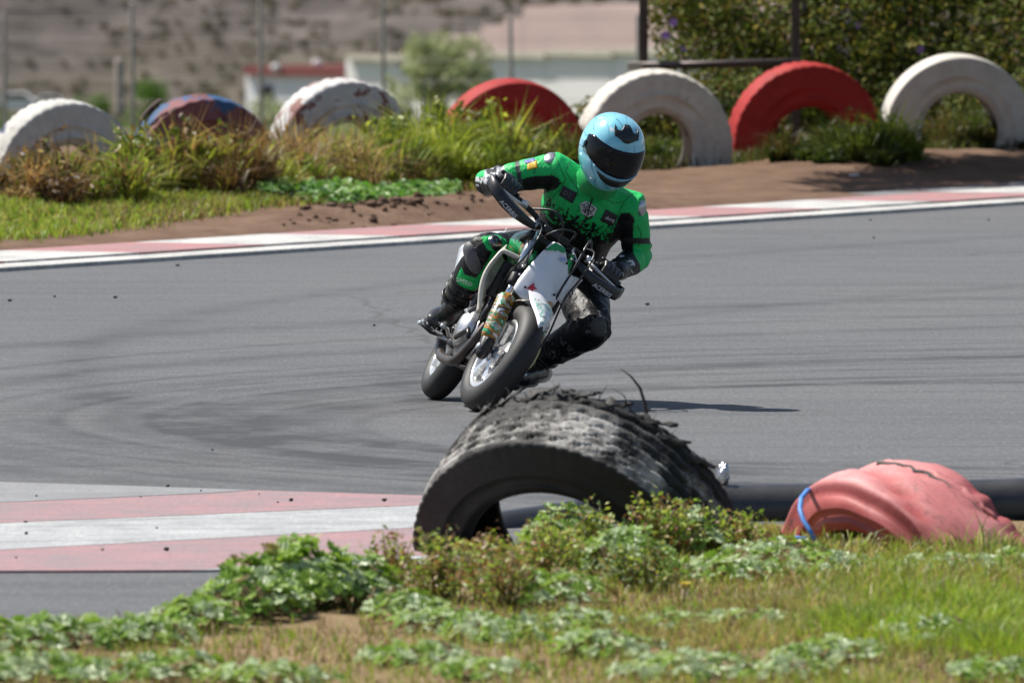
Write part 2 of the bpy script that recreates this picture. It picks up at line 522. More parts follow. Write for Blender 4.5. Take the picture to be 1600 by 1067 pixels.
# bank on the far side
def bank_z(X, Y):
    X = np.asarray(X, float); Y = np.asarray(Y, float)
    t = (X - EA.x) * E_DIR.x + (Y - EA.y) * E_DIR.y
    nn = (X - EA.x) * E_NRM.x + (Y - EA.y) * E_NRM.y
    sm = lambda a, b, x: np.clip((x - a) / (b - a), 0, 1) ** 2 * (3 - 2 * np.clip((x - a) / (b - a), 0, 1))
    z = -0.03 + 0.05 * sm(1.0, 1.5, nn)
    left = 1 - sm(10.0, 14.0, t)
    z = z + left * 0.14 * sm(1.8, 5.0, nn)
    z = z + (fbm(X * 0.9, Y * 0.45, 3) - 0.5) * 0.12 * sm(1.2, 2.5, nn)
    z = z + (fbm(X * 4.0, Y * 2.5, 5) - 0.5) * 0.05 * sm(1.2, 2.0, nn)
    # low ridge of pushed-up soil along the kerb
    cl = G(650, 343); d2 = ((t - (cl - EA).dot(E_DIR)) / 2.6) ** 2 + ((nn - 1.75) / 0.40) ** 2
    z = z + 0.13 * np.exp(-d2) * (0.5 + fbm(X * 6, Y * 3, 9))
    # hump behind the shoulder on the right
    hp = G(1600, 262); d3 = ((t - (hp - EA).dot(E_DIR)) / 4.5) ** 2 + ((nn - 4.1) / 1.0) ** 2
    z = z + 0.10 * np.exp(-d3)
    z = z - 0.5 * sm(11.0, 16.0, nn)
    return z
ts = np.arange(-16, 34, 0.13); ns = np.concatenate([np.arange(0.9, 7.0, 0.09), np.arange(7.0, 17, 0.35)])
TT, NN = np.meshgrid(ts, ns)
BX = EA.x + E_DIR.x * TT + E_NRM.x * NN; BY = EA.y + E_DIR.y * TT + E_NRM.y * NN
BZ = bank_z(BX, BY)
def grid_obj(name, X, Y, Z, mat):
    r, c = X.shape
    V = np.stack([X.ravel(), Y.ravel(), Z.ravel()], 1)
    I = np.arange(r * c).reshape(r, c)
    a, b, d, e = I[:-1, :-1].ravel(), I[:-1, 1:].ravel(), I[1:, 1:].ravel(), I[1:, :-1].ravel()
    T = np.concatenate([np.stack([a, b, d], 1), np.stack([a, d, e], 1)])
    me = tri_mesh(name, V, T, mat, smooth=True)
    if me.polygons[0].normal.z < 0: me.flip_normals()
    return link(bpy.data.objects.new(name, me))
tag(grid_obj('soil_bank', BX, BY, BZ, M_SOIL), kind='structure')

# near verge
VE = [(-1600, 1010), (-100, 984), (240, 976), (330, 938), (600, 900), (700, 884), (1100, 836), (1200, 824), (1700, 816), (3600, 806)]
VEw = [G(u, v) for u, v in VE]
VEx = np.array([p.x for p in VEw]); VEy = np.array([p.y for p in VEw])
def verge_z(X, Y):
    X = np.asarray(X, float); Y = np.asarray(Y, float)
    d = np.interp(X, VEx, VEy) + (fbm(X * 5, Y * 2, 31) - 0.5) * 0.5 - Y
    s = np.clip(d / 0.55, 0, 1); s = s * s * (3 - 2 * s)
    z = -0.04 + 0.075 * s + s * ((fbm(X * 1.3, Y * 0.7, 21) - 0.47) * 0.05 + (fbm(X * 7, Y * 4, 23) - 0.47) * 0.025)
    return np.where(d < -0.1, -0.06, z)
xs = np.arange(-7, 7.01, 0.06); ys = np.concatenate([np.arange(26, 33, 0.4), np.arange(33, 43.5, 0.09)])
VX, VY = np.meshgrid(xs, ys)
tag(grid_obj('grass_verge', VX, VY, verge_z(VX, VY), M_VERGE), kind='structure')

# land falling away behind the bank, and the hill beyond
def land_z(X, Y):
    z = np.where(Y < 92, -0.25, -0.25 - 0.0235 * (Y - 92))
    z = z + np.where(Y > 110, (fbm(X * 0.05, Y * 0.03, 41) - 0.5) * 1.2 * np.clip((Y - 110) / 150, 0, 1), 0)
    hill = np.clip(Y - 1230 + 30 * (fbm(X * 0.02, Y * 0.0, 43) - 0.5), 0, None)
    z = z + hill * 0.0235 + 0.34 * hill + hill ** 0.5 * 4.0 * (fbm(X * 0.012, Y * 0.008, 47, 5) - 0.5) * 1.4
    return np.minimum(z, 48 + 4 * fbm(X * 0.01, Y * 0.01, 53))
lx = np.concatenate([np.linspace(-2600, -160, 26), np.arange(-150, 151, 2.5), np.linspace(160, 2600, 26)])
ly = np.concatenate([[-400, -60, 0, 20, 60, 85, 92], np.arange(100, 300, 12), np.arange(300, 1200, 25), np.arange(1200, 1420, 2.5), np.arange(1430, 2600, 60), [2700, 4200]])
LX, LY = np.meshgrid(lx, ly)
def land_mat():
    n = NT('land'); v = n.coord('Position')
    sep = n.n.new('ShaderNodeSeparateXYZ'); n.l.new(n.n.new('ShaderNodeNewGeometry').outputs['Position'], sep.inputs[0])
    far = n.ramp(n.math('DIVIDE', sep.outputs['Y'], 2000.0), [(0.5, 0.0), (0.64, 1.0)])
    a = n.noise(v, 0.09, 8, 0.7); b = n.noise(n.coord('Position', (0.5, 0.6, 2.0)), 0.22, 8, 0.7); c3 = n.noise(v, 0.02, 4, 0.6)
    near = n.mix(n.ramp(a, [(0.35, 0.0), (0.6, 1.0)]), (0.13, 0.115, 0.07), (0.06, 0.085, 0.03))
    hl = n.mix(n.ramp(b, [(0.36, 0.0), (0.50, 0.5), (0.64, 1.0)]), (0.060, 0.053, 0.050), (0.165, 0.140, 0.126))
    hl = n.mix(n.ramp(c3, [(0.45, 0.0), (0.7, 0.6)]), hl, (0.115, 0.095, 0.045))
    n.bump(b, 0.9, 2.0)
    return n.base(n.mix(far, near, hl), 0.95, 0, 0.1)
M_LAND = land_mat()
tag(grid_obj('ground', LX, LY, land_z(LX, LY), M_LAND), kind='structure')

def GZ(u, v, zf):
    """point of a bumpy sheet seen at (u, v)"""
    z = 0.02
    for _ in range(6):
        g = G(u, v, z); z = 0.5 * z + 0.5 * float(zf(g.x, g.y))
    return G(u, v, z)
def GZn(U, V, zf):
    Z = np.full(len(U), 0.02)
    for _ in range(6):
        D = (CAM_H - Z) * FPX / (V + 274.0); X = (U - 800.0) / FPX * D
        Z = 0.5 * Z + 0.5 * zf(X, D)
    return X, D

# ------------------------------------------------------------------ far buildings, posts, sign frame
M_WALLG = simple('pale_wall', (0.84, 0.81, 0.77), (0.74, 0.72, 0.69), 0.25, 0.9, coord='Position')
M_CREAM = simple('cream_coping', (0.62, 0.57, 0.46), (0.50, 0.46, 0.38), 0.8, 0.9)
M_PINK = simple('pink_render', (0.62, 0.46, 0.41), (0.54, 0.41, 0.37), 0.12, 0.95, coord='Position')
M_WHITEB = simple('white_render', (0.80, 0.79, 0.78), (0.7, 0.69, 0.68), 0.5, 0.9, coord='Position')
M_REDROOF = simple('red_tile', (0.23, 0.06, 0.055), (0.16, 0.05, 0.045), 1.2, 0.85, coord='Position')
M_POST = simple('rusty_post', (0.40, 0.35, 0.31), (0.28, 0.24, 0.21), 6, 0.8)
M_FRAME = simple('brown_steel', (0.075, 0.055, 0.05), (0.045, 0.035, 0.032), 12, 0.5, 0.3)
M_TANKW = simple('white_plastic_tank', (0.7, 0.7, 0.68), (0.55, 0.55, 0.53), 2, 0.6)
M_GLASSD = simple('dark_window', (0.03, 0.035, 0.04), None, rough=0.15)

def wallbox(m, u0, v0, u1, v1, Y, depth, mi=0):
    a = P(u0, v1, Y); b = P(u1, v0, Y)
    m.box(((a.x + b.x) / 2, Y + depth / 2, (a.z + b.z) / 2), (b.x - a.x, depth, b.z - a.z), mi=mi)
def wallslab(m, u0, v0, u1, v1, Y0_, Y1_, th, mi=0):
    a, b, c, d = P(u0, v1, Y0_), P(u1, v1, Y1_), P(u1, v0, Y1_), P(u0, v0, Y0_)
    b.z = a.z; n_ = (b - a).cross(d - a).normalized()
    if n_.y > 0: n_ = -n_
    m.slab([a, b, c, d], n_, th)
def turned(u, Yc, uc): return Yc - (u - uc) / FPX * Yc * 1.33
# long pale factory wall: panels between piers
fac = empty('factory_wall', P(790, 205, 900)); tag(fac, 'long pale grey factory wall with cream coping across the valley', 'wall')
fac_x = [540, 640, 745, 850, 955, 1060, 1180]
def under(o, parent):
    o.parent = parent; o.matrix_parent_inverse = Matrix.Translation(-Vector(parent.location)); return o
for i in range(6):
    m = MB(); u0, u1 = fac_x[i], fac_x[i + 1]
    wallslab(m, u0 + 0.4, 94 - (i * 2.6), u1 - 0.4, 215, turned(u0, 900, 790), turned(u1, 900, 790), 0.4)
    under(m.build('wall_panel', M_WALLG), fac)
    m = MB(); wallslab(m, u0, 86 - (i * 2.6), u1, 94.2 - (i * 2.6), turned(u0, 899.3, 790), turned(u1, 899.3, 790), 1.2)
    under(m.build('coping', M_CREAM), fac)
# white house with a red roof band
ho = empty('house', P(465, 185, 1120)); tag(ho, 'small white house with red parapet and water tanks left of grey tree', 'house')
m = MB(); wallslab(m, 384, 116, 566, 190, turned(384, 1120, 465), turned(566, 1120, 465), 8); under(m.build('wall', M_WHITEB), ho)
m = MB(); wallslab(m, 380, 103, 570, 117, turned(380, 1119.2, 465), turned(570, 1119.2, 465), 9); rf = under(m.build('roof', M_REDROOF), ho)
for (u, v, w) in ((431, 105, 14), (496, 97, 16), (557, 104, 14)):
    m = MB(); c = P(u, v + 7, 1121); s = FPX / 1120
    m.lathe(c, (0, 0, 1), [(-0.05, 0.01), (-0.05, w / s / 2), (0.45, w / s / 2), (0.62, w / s / 3), (0.68, 0.05)], 16)
    o = m.build('water_tank', M_TANKW); under(o, ho)
for (u0, u1) in ((408, 424), (500, 520)):
    m = MB(); wallslab(m, u0, 134, u1, 156, turned(u0, 1119.7, 465), turned(u1, 1119.7, 465), 0.3); under(m.build('window', M_GLASSD), ho)
# stepped pink wall on the far slope
pk = empty('terraced_wall', P(900, 90, 1180)); tag(pk, 'dusty pink terraced wall stepping up the far slope', 'wall')
steps = [(690, 55, 752), (752, 40, 787), (787, 27, 818), (818, 10, 1300)]
for (u0, v0, u1) in steps:
    m = MB(); wallslab(m, u0 + 0.2, v0, u1 - 0.2, 120, turned(u0, 1180, 900), turned(u1, 1180, 900), 10); under(m.build('wall_tier', M_PINK), pk)
# fence of thin posts with wires
fence = empty('wire_fence', P(400, 207, 200)); tag(fence, 'thin rusty post and wire fence behind the tyre row', 'fence')
FP = [(-190, 12), (6, 22), (206, 8), (406, -40), (597, -30), (797, 28), (996, 24), (1194, 20)]
for (u, vt) in FP:
    b0 = P(u + 2, 215, 200); b1 = P(u, vt, 200)
    m = MB(); m.tube([b0, (b0 + b1) / 2 + Vector((0.008, 0, 0)), b1], [0.036, 0.035, 0.033], 8, round_ends=True)
    under(m.build('fence_post', M_POST), fence)
for vt in (30, 62, 94, 126, 158, 186):
    m = MB(); m.tube([P(-190 + i * 138.5, vt + 1.5 * math.sin(i * 2.2), 200.06) for i in range(11)], 0.006, 4)
    under(m.build('wire', M_POST), fence)
m = MB(); b0 = P(188, 175, 260); b1 = P(186, 98, 260); m.tube([b0, b1], [0.1, 0.09], 8, round_ends=True)
o = m.build('wooden_stake', M_POST, origin=b0); tag(o, 'short dark stake standing beyond the wire fence', 'stake')
# parked cars far left: tiny pale shapes
def far_car(u, v, Y, w, mat, label):
    c = P(u, v, Y); e = empty('parked_car', c); tag(e, label, 'car')
    s = w / 4.2
    prof = [(-2.1, 0.3), (-2.05, 0.75), (-1.7, 0.9), (-1.1, 1.4), (0.4, 1.42), (1.1, 0.92), (2.0, 0.78), (2.1, 0.3)]
    m = MB(); n = len(prof)
    vs = [Vector((x * s, yy * s, z * s)) for yy in (-0.85, 0.85) for x, z in prof]
    m.add(vs, [list(range(n)), list(range(n, 2 * n))[::-1]] + [[i, n + i, n + (i + 1) % n, (i + 1) % n] for i in range(n)], smooth=False)
    under(m.build('body', mat), e).matrix_parent_inverse = Matrix()
    m = MB(); m.add([Vector((x * s, -0.86 * s, z * s)) for x, z in ((-1.2, 0.95), (-0.9, 1.32), (0.35, 1.34), (0.85, 0.95))], [[0, 1, 2, 3]], smooth=False)
    o = m.build('window', M_GLASSD, e)
    for wx in (-1.3, 1.3):
        m = MB(); m.lathe((wx * s, -0.8 * s, 0.32 * s), (0, 1, 0), [(-0.1 * s, 0.02), (-0.1 * s, 0.32 * s), (0.1 * s, 0.32 * s), (0.1 * s, 0.02)], 14)
        m.build('wheel', M_POST, e)
far_car(30, 176, 700, 3.3, M_WHITEB, 'pale parked car at the left edge across the valley')
far_car(82, 172, 740, 2.6, M_TANKW, 'white parked car near the shrubs across the valley')

# sign frame behind the painted tyres
sg = empty('sign_frame', P(1125, 262, 88.6)); tag(sg, 'dark brown steel sign frame standing behind the white and red tyres', 'sign frame')
def post(u, name='post', Y=88.6):
    a = P(u, 266, Y); b = Vector((a.x, Y, 2.7)); m = MB()
    m.box((a.x, Y, (a.z + b.z) / 2 - 0.1), (0.062, 0.062, b.z - a.z + 0.2), bev=0.004); return under(m.build(name, M_FRAME), sg)
post(1005.5); post(1243)
a = P(984, 103.5, 88.5); b = P(1251, 97.5, 88.5)
m = MB(); m.tube([a, b], [(0.028, 0.028)] * 2, 4); o = under(m.build('crossbar', M_FRAME), sg)
m = MB(); m.box(((a.x + b.x) / 2, 88.55, 2.35), (1.25, 0.04, 0.7), bev=0.006); under(m.build('sign_panel', M_WHITEB), sg)
m = MB(); pa = P(992, 103.7, 88.46); m.box((pa.x, 88.44, pa.z), (0.11, 0.02, 0.055), bev=0.004); under(m.build('end_plate', M_CREAM), sg)

# ------------------------------------------------------------------ tyres
def tyre_paint(name, main, second=None, lo=0.56, hi=0.62, sscale=2.2, grime=0.45, slo=0.5, rubber=(0.018, 0.017, 0.017)):
    n = NT(name); v = n.coord('Object')
    c = n.mix(n.ramp(n.noise(v, 7, 6, 0.7), [(0.35, 0.0), (0.75, grime)]), main, (main[0] * 0.45, main[1] * 0.42, main[2] * 0.38))
    if second is not None:
        c = n.mix(n.ramp(n.noise(v, sscale, 5, 0.6, 0.4), [(slo, 0.0), (slo + 0.035, 1.0)]), c, second)
    chip = n.noise(v, 9, 9, 0.78)
    c = n.mix(n.ramp(chip, [(lo, 0.0), (hi, 1.0)]), c, rubber)
    n.bump(n.math('ADD', n.noise(v, 40, 4, 0.6), n.math('MULTIPLY', chip, 0.6)), 0.35, 0.006)
    return n.base(c, 0.68, 0, 0.22)
WHITE = (0.60, 0.57, 0.52); REDP = (0.36, 0.026, 0.024)

def tyre_mesh(name, mat, Rr=0.52, rin=0.29, W=0.27, lugs=0, zig=False, n=120, depth=0.012):
    """axle along local Y, near face at -Y"""
    h = W / 2
    out = [(-h * .78, rin), (-h * .93, rin + .012), (-h * .97, rin + (Rr - rin) * .16), (-h * .995, rin + (Rr - rin) * .17), (-h * .995, rin + (Rr - rin) * .22), (-h * .98, rin + (Rr - rin) * .235), (-h * 1.01, rin + (Rr - rin) * .45), (-h * 1.035, rin + (Rr - rin) * .46), (-h * 1.035, rin + (Rr - rin) * .50), (-h * 1.015, rin + (Rr - rin) * .515), (-h * 1.01, rin + (Rr - rin) * .66), (-h * .985, Rr - .055), (-h * .95, Rr - .03), (-h * .93, Rr - .012)]
    k = 42 if zig else 8
    tread = [(-h * .9 + 1.8 * h * i / k, Rr + 0.008 * (1 - (2 * i / k - 1) ** 2)) for i in range(k + 1)]
    outer = out + tread + [(-y, r) for y, r in out[::-1]]
    inner = [(h * .74, rin + .01), (h * .88, rin + (Rr - rin) * .5), (h * .7, Rr - .035), (0, Rr - .03), (-h * .7, Rr - .035), (-h * .88, rin + (Rr - rin) * .5), (-h * .74, rin + .01)]
    prof = outer + inner
    nt0, nt1 = len(out), len(out) + k
    def disp(i, y, r, a):
        d = 0.0
        if zig and nt0 <= i <= nt1:
            zz = abs(((a * 40 / math.pi) % 2) - 1) - 0.5
            p = (y / (1.8 * h) + 0.5) * 6 + zz * 0.34
            if abs(p - round(p)) < 0.13 and 0.3 < p < 5.7: d -= depth
        if lugs and (i in (nt0 - 2, nt0 - 1, nt0, nt0 + 1) or i in (nt1 - 1, nt1, nt1 + 1, nt1 + 2)):
            if (a * lugs / (2 * math.pi)) % 1.0 < 0.38: d -= depth * (0.28 if zig else 0.45)
        d += 0.004 * math.sin(a * 3 + i)
        return d
    m = MB(); m.lathe((0, 0, 0), (0, 1, 0), prof, n, closed_prof=True, disp=disp)
    me = m.mesh(name, mat)
    bm = bmesh.new(); bm.from_mesh(me); bmesh.ops.recalc_face_normals(bm, faces=list(bm.faces)); bm.to_mesh(me); bm.free()
    return me
def place_tyre(name, me, loc, yaw, lean=0.0, roll=0.0):
    """yaw>0 turns the near face to the right of the picture, lean>0 tips its top towards the camera"""
    o = link(bpy.data.objects.new(name, me))
    o.matrix_world = Matrix.Translation(loc) @ Matrix.Rotation(yaw, 4, 'Z') @ Matrix.Rotation(lean, 4, 'X') @ Matrix.Rotation(roll, 4, 'Y')
    return o
GRP = 'half-buried painted tyres along the far bank'
TY = [  # u centre, top v, distance, radius, yaw, paint, lugs, label
    (97, 160, 77.6, 0.475, 0.42, tyre_paint('tyre_dull_white', (0.50, 0.49, 0.46), (0.03, 0.045, 0.10), slo=0.66, lo=0.60, hi=0.68, grime=0.6), 44, 'dirty white half-buried tyre with ribbed tread at the left edge'),
    (314, 152, 79.2, 0.47, 0.40, tyre_paint('tyre_faded_red_blue', (0.22, 0.085, 0.085), (0.036, 0.085, 0.18), slo=0.455, sscale=3.0, lo=0.55, hi=0.64, grime=0.7), 30, 'faded red and blue half-buried tyre with a torn left end'),
    (534, 127, 80.8, 0.485, 0.40, tyre_paint('tyre_white_maroon', (0.52, 0.51, 0.50), (0.19, 0.085, 0.075), slo=0.535, sscale=5.5, lo=0.60, hi=0.66, grime=0.6), 36, 'white half-buried tyre with flaking maroon patches'),
    (797, 127, 82.6, 0.48, 0.30, tyre_paint('tyre_red_plain', REDP, None, lo=0.63, hi=0.70, grime=0.6), 0, 'plain red half-buried tyre right behind the rider'),
    (1022, 112, 84.6, 0.525, 0.30, tyre_paint('tyre_chalk_white', WHITE, (0.06, 0.065, 0.12), slo=0.66, lo=0.585, hi=0.66, grime=0.6), 40, 'chalky white half-buried tyre beside the helmet'),
    (1258, 101, 86.2, 0.53, 0.24, tyre_paint('tyre_bright_red', (0.37, 0.024, 0.022), None, lo=0.62, hi=0.69, grime=0.65), 46, 'bright red half-buried tyre with notched tread under the sign frame'),
    (1493, 88, 87.8, 0.53, 0.22, tyre_paint('tyre_clean_white', (0.64, 0.61, 0.56), (0.14, 0.06, 0.06), slo=0.66, lo=0.62, hi=0.70, grime=0.5), 0, 'cleaner white half-buried tyre at the right edge'),
]
TYRE_POS = []
for (u, v, Y, rr, yaw, mt, lugs, lab) in TY:
    top = P(u, v, Y); c = Vector((top.x, Y, top.z - rr * 0.985))
    rin = rr * (0.52 if u > 1400 else 0.46)
    o = place_tyre('painted_tyre', tyre_mesh('painted_tyre', mt, rr, rin, 0.27, lugs, depth=0.016), c, yaw, 0.10, random.uniform(0, 6))
    tag(o, lab, 'tyre', GRP); TYRE_POS.append(c)

# torn strip at the left end of the red and blue tyre
t2 = [o_ for o_ in bpy.data.objects if o_.get('label', '').startswith('faded red and blue')][0]
M_TORN = simple('torn_tread', (0.05, 0.035, 0.035), (0.12, 0.05, 0.05), 20, .8)
i2 = t2.matrix_world.inverted()
for pts in ([(222, 206), (218, 196), (224, 182), (234, 170), (246, 160), (252, 156)], [(230, 204), (228, 190), (236, 176), (248, 165)]):
    mm_ = MB(); q_ = [i2 @ P(u_, v_, 79.0) for u_, v_ in pts]
    mm_.tube(smooth_path(q_, 3), [(.022, .010)] * (3 * (len(q_) - 1) + 1), 6); mm_.build('torn_strip', M_TORN, t2)

# ------------------------------------------------------------------ foreground: worn truck tyre, pink tyre, black pipe
def worn_tyre_mat():
    n = NT('worn_black_tyre'); v = n.coord('Object')
    sep = n.n.new('ShaderNodeSeparateXYZ'); n.l.new(n.n.new('ShaderNodeTexCoord').outputs['Object'], sep.inputs[0])
    r = n.math('SQRT', n.math('ADD', n.math('MULTIPLY', sep.outputs['X'], sep.outputs['X']), n.math('MULTIPLY', sep.outputs['Z'], sep.outputs['Z'])))
    crown = n.ramp(n.math('MULTIPLY', n.math('SUBTRACT', r, 0.5025), 100.0), [(0.2, 0.0), (0.8, 1.0)])
    inside = n.ramp(n.math('ADD', n.math('MULTIPLY', sep.outputs['Y'], 3.0), 0.5), [(0.06, 0.0), (0.14, 1.0), (0.58, 1.0), (0.78, 0.0)])
    wear = n.ramp(n.noise(n.coord('Object', (1, 1, 1)), 5.2, 8, 0.72), [(0.46, 0.0), (0.585, 1.0)])
    c = n.mix(n.noise(v, 30, 5, 0.7), (0.007, 0.007, 0.007), (0.020, 0.0195, 0.019))
    dust = n.ramp(n.noise(v, 6, 6, 0.7), [(0.5, 0.0), (0.8, 0.3)])
    c = n.mix(dust, c, (0.10, 0.097, 0.09))
    c = n.mix(n.math('MULTIPLY', n.math('MULTIPLY', crown, inside), wear), c, (0.37, 0.355, 0.335))
    n.bump(n.noise(v, 45, 5, 0.65), 0.5, 0.008)
    return n.base(c, 0.7, 0, 0.35)
M_WORN = worn_tyre_mat()
M_RUB = simple('torn_rubber', (0.016, 0.015, 0.015), (0.06, 0.055, 0.05), 30, 0.75, bump=0.4)
BT = P(905, 858, 40.0)
bt_o = place_tyre('truck_tyre', tyre_mesh('truck_tyre', M_WORN, 0.515, 0.32, 0.32, lugs=78, zig=True, n=480, depth=0.013), BT, R(-26), R(33))
tag(bt_o, 'big worn black truck tyre with torn tread half buried among weeds', 'tyre')
def on_tyre(o, ang, y, r):
    """angle measured in the tyre plane from +X towards +Z, y along its axle (far side positive)"""
    return Vector((math.cos(ang) * r, y, math.sin(ang) * r))
random.seed(5)
def flap(a0, a1, y, lift, curl, w, th=0.003):
    m = MB(); rows = []
    for i in range(9):
        s = i / 8.0; a = a0 + (a1 - a0) * s
        rr = 0.517 + lift * .36 * s ** 1.4
        row = []
        for j in range(4):
            jag = random.uniform(-0.012, 0.012)
            row.append(on_tyre(bt_o, a, y + w * .8 * (j / 3.0 - 0.3) * (1 - 0.85 * s) + curl * s * s + jag, rr + random.uniform(-.005, .005)))
        rows.append(row)
    m.sheet(rows, th=th)
    m.build('torn_flap', M_RUB, bt_o)
for a0, a1, y, lift, curl, w in ((2.22, 2.02, .118, .05, .02, .07), (2.0, 1.83, .126, .03, .03, .05), (1.78, 1.60, .122, .035, .02, .08), (1.66, 1.54, .132, .09, .0, .05),
                                 (1.46, 1.28, .128, .03, .03, .06), (1.24, 1.08, .130, .02, .03, .05), (1.02, 0.78, .125, .035, .05, .05), (0.86, 0.66, .10, .045, .04, .05), (0.62, 0.44, .12, .04, .03, .05), (1.36, 1.52, .135, .045, -.01, .05)):
    flap(a0, a1, y, lift, curl, w)
def strand(pts, r, name='torn_cord'):
    m = MB(); k = len(pts); m.tube(pts, [r * (1 - 0.75 * i / (k - 1)) for i in range(k)], 6); return m.build(name, M_RUB, bt_o)
inv = bt_o.matrix_world.inverted()
strand([inv @ P(u, v, 40.2) for u, v in ((1010, 650), (1008, 632), (1000, 606), (986, 588), (970, 576))], 0.0075)
strand([inv @ P(u, v, 40.2) for u, v in ((985, 640), (975, 618), (955, 605))], 0.003)
for i in range(64):
    a = random.uniform(0.45, 2.3); y = random.uniform(0.10, 0.148)
    p0 = on_tyre(bt_o, a, y, 0.505); L = random.uniform(0.015, 0.06)
    d = Vector((math.cos(a), random.uniform(-.2, .8), math.sin(a))) + Vector((random.uniform(-.7, .7), 0, random.uniform(-.3, .3)))
    d.normalize()
    strand([p0, p0 + d * L * .5, p0 + d * L + Vector((random.uniform(-.02, .02), random.uniform(-.02, .02), 0))], random.uniform(.001, .003), 'frayed_thread')

def pink_mat():
    n = NT('pink_paint'); v = n.coord('Object')
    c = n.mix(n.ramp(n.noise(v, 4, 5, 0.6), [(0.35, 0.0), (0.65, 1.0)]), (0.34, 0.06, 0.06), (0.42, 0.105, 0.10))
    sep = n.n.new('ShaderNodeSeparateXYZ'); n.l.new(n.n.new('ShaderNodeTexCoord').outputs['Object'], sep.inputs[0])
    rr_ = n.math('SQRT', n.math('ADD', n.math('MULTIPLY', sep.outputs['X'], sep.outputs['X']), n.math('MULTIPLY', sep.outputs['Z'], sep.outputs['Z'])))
    fade_and_light = n.ramp(n.math('MULTIPLY', n.math('SUBTRACT', n.math('ADD', rr_, n.math('MULTIPLY', n.noise(v, 11, 5, .7), .03)), 0.585), 20.0), [(0.1, 0.0), (0.9, 1.0)])  # paler tread, redder sidewall: fading plus lit and shaded tones painted in
    c = n.mix(fade_and_light, c, n.mix(n.ramp(n.noise(v, 5, 6, .7), [(.35, 0.0), (.7, 1.0)]), (0.62, 0.29, 0.28), (0.47, 0.165, 0.16)))
    sc_ = n.math('MULTIPLY', n.ramp(n.noise(n.coord('Object', (1, 3, 1)), 16, 8, .75), [(.52, 0.0), (.64, .8)]), n.ramp(n.noise(v, 2.4, 3), [(.42, 0.0), (.6, 1.0)]))
    c = n.mix(sc_, c, (0.10, 0.05, 0.05))
    vo = n.n.new('ShaderNodeTexVoronoi'); vo.feature = 'DISTANCE_TO_EDGE'; vo.inputs['Scale'].default_value = 15
    ds = n.n.new('ShaderNodeMix'); ds.data_type = 'VECTOR'; ds.inputs[0].default_value = 0.14
    nn = n.n.new('ShaderNodeTexNoise'); nn.inputs['Scale'].default_value = 12; n.l.new(v, nn.inputs['Vector'])
    n.l.new(v, ds.inputs[4]); n.l.new(nn.outputs['Color'], ds.inputs[5]); n.l.new(ds.outputs[1], vo.inputs['Vector'])
    crack = n.math('MULTIPLY', n.ramp(vo.outputs['Distance'], [(0.0, 0.8), (0.025, 0.0)]), n.ramp(n.noise(v, 3.3, 3), [(0.44, 0.0), (0.6, 1.0)]))
    c = n.mix(crack, c, (0.09, 0.03, 0.03))
    chip = n.noise(v, 8, 9, 0.75)
    c = n.mix(n.ramp(chip, [(0.66, 0.0), (0.72, 1.0)]), c, (0.03, 0.026, 0.026))
    n.bump(n.math('ADD', n.noise(v, 18, 5, 0.6), n.math('MULTIPLY', crack, -0.5)), 0.25, 0.008)
    return n.base(c, 0.6, 0, 0.4)
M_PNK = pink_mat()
PT = P(1420, 720, 40.0); PT = Vector((PT.x, 40.0, PT.z - 0.605))
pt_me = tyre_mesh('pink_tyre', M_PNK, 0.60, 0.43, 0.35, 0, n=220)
for q in pt_me.vertices:            # the carcass has slumped: wavy shoulder, pinched left foot
    a = math.atan2(q.co.z, q.co.x)
    q.co.y *= 1.0 - 0.40 * max(0.0, math.cos(a - math.pi * 0.80)) ** 3
    q.co.y += 0.018 * math.sin(a * 2.3 + 0.6)
    k = 1 + 0.012 * math.sin(a * 4.0 + 1.0) + 0.003 * math.sin(a * 17 + q.co.y * 30)
    k -= 0.05 * math.exp(-((q.co.y - (a - 1.75) * 0.16) / 0.022) ** 2)          # fold across the tread
    if q.co.y > 0.115: k -= 0.055 * (0.5 + 0.5 * math.sin(a * 9.0)) * (0.6 + 0.4 * math.sin(a * 31.0))     # ragged far edge
    k -= 0.10 * max(0.0, math.sin((a - 0.15) * 1.0)) * 0.12
    q.co.x *= k; q.co.z *= k
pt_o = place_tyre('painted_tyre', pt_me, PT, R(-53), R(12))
tag(pt_o, 'faded pink slumped tyre with cracked paint and blue rope in the foreground', 'tyre')
# split along the top: a raised lip of paint and rubber with a dark gap
def pk(a, y, r): return Vector((math.cos(a) * r, y, math.sin(a) * r))
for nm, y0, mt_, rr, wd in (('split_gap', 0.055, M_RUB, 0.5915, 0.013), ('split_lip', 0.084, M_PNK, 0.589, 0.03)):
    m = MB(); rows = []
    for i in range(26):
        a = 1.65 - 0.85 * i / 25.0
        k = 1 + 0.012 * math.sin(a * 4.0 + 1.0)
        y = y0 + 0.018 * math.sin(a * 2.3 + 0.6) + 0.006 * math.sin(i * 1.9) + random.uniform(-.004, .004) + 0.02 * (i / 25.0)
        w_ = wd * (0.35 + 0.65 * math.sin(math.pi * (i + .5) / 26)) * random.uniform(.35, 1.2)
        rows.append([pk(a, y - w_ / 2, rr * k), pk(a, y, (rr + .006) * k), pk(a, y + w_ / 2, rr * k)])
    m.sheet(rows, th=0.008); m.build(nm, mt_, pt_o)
M_ROPE = simple('blue_rope', (0.06, 0.24, 0.62), (0.04, 0.16, 0.45), 60, 0.6)
rp = empty('rope', P(1250, 850, 40.0)); tag(rp, 'bright blue rope looped around the foot of the pink tyre', 'rope')
def rope(pts, r=0.008):
    m = MB(); m.tube(pts, r, 8); under(m.build('rope_loop', M_ROPE), rp)
rope([P(u, v, y) for u, v, y in ((1276, 762, 40.2), (1262, 766, 39.95), (1252, 778, 39.78), (1250, 795, 39.70), (1255, 812, 39.66), (1264, 826, 39.64), (1272, 842, 39.62))])
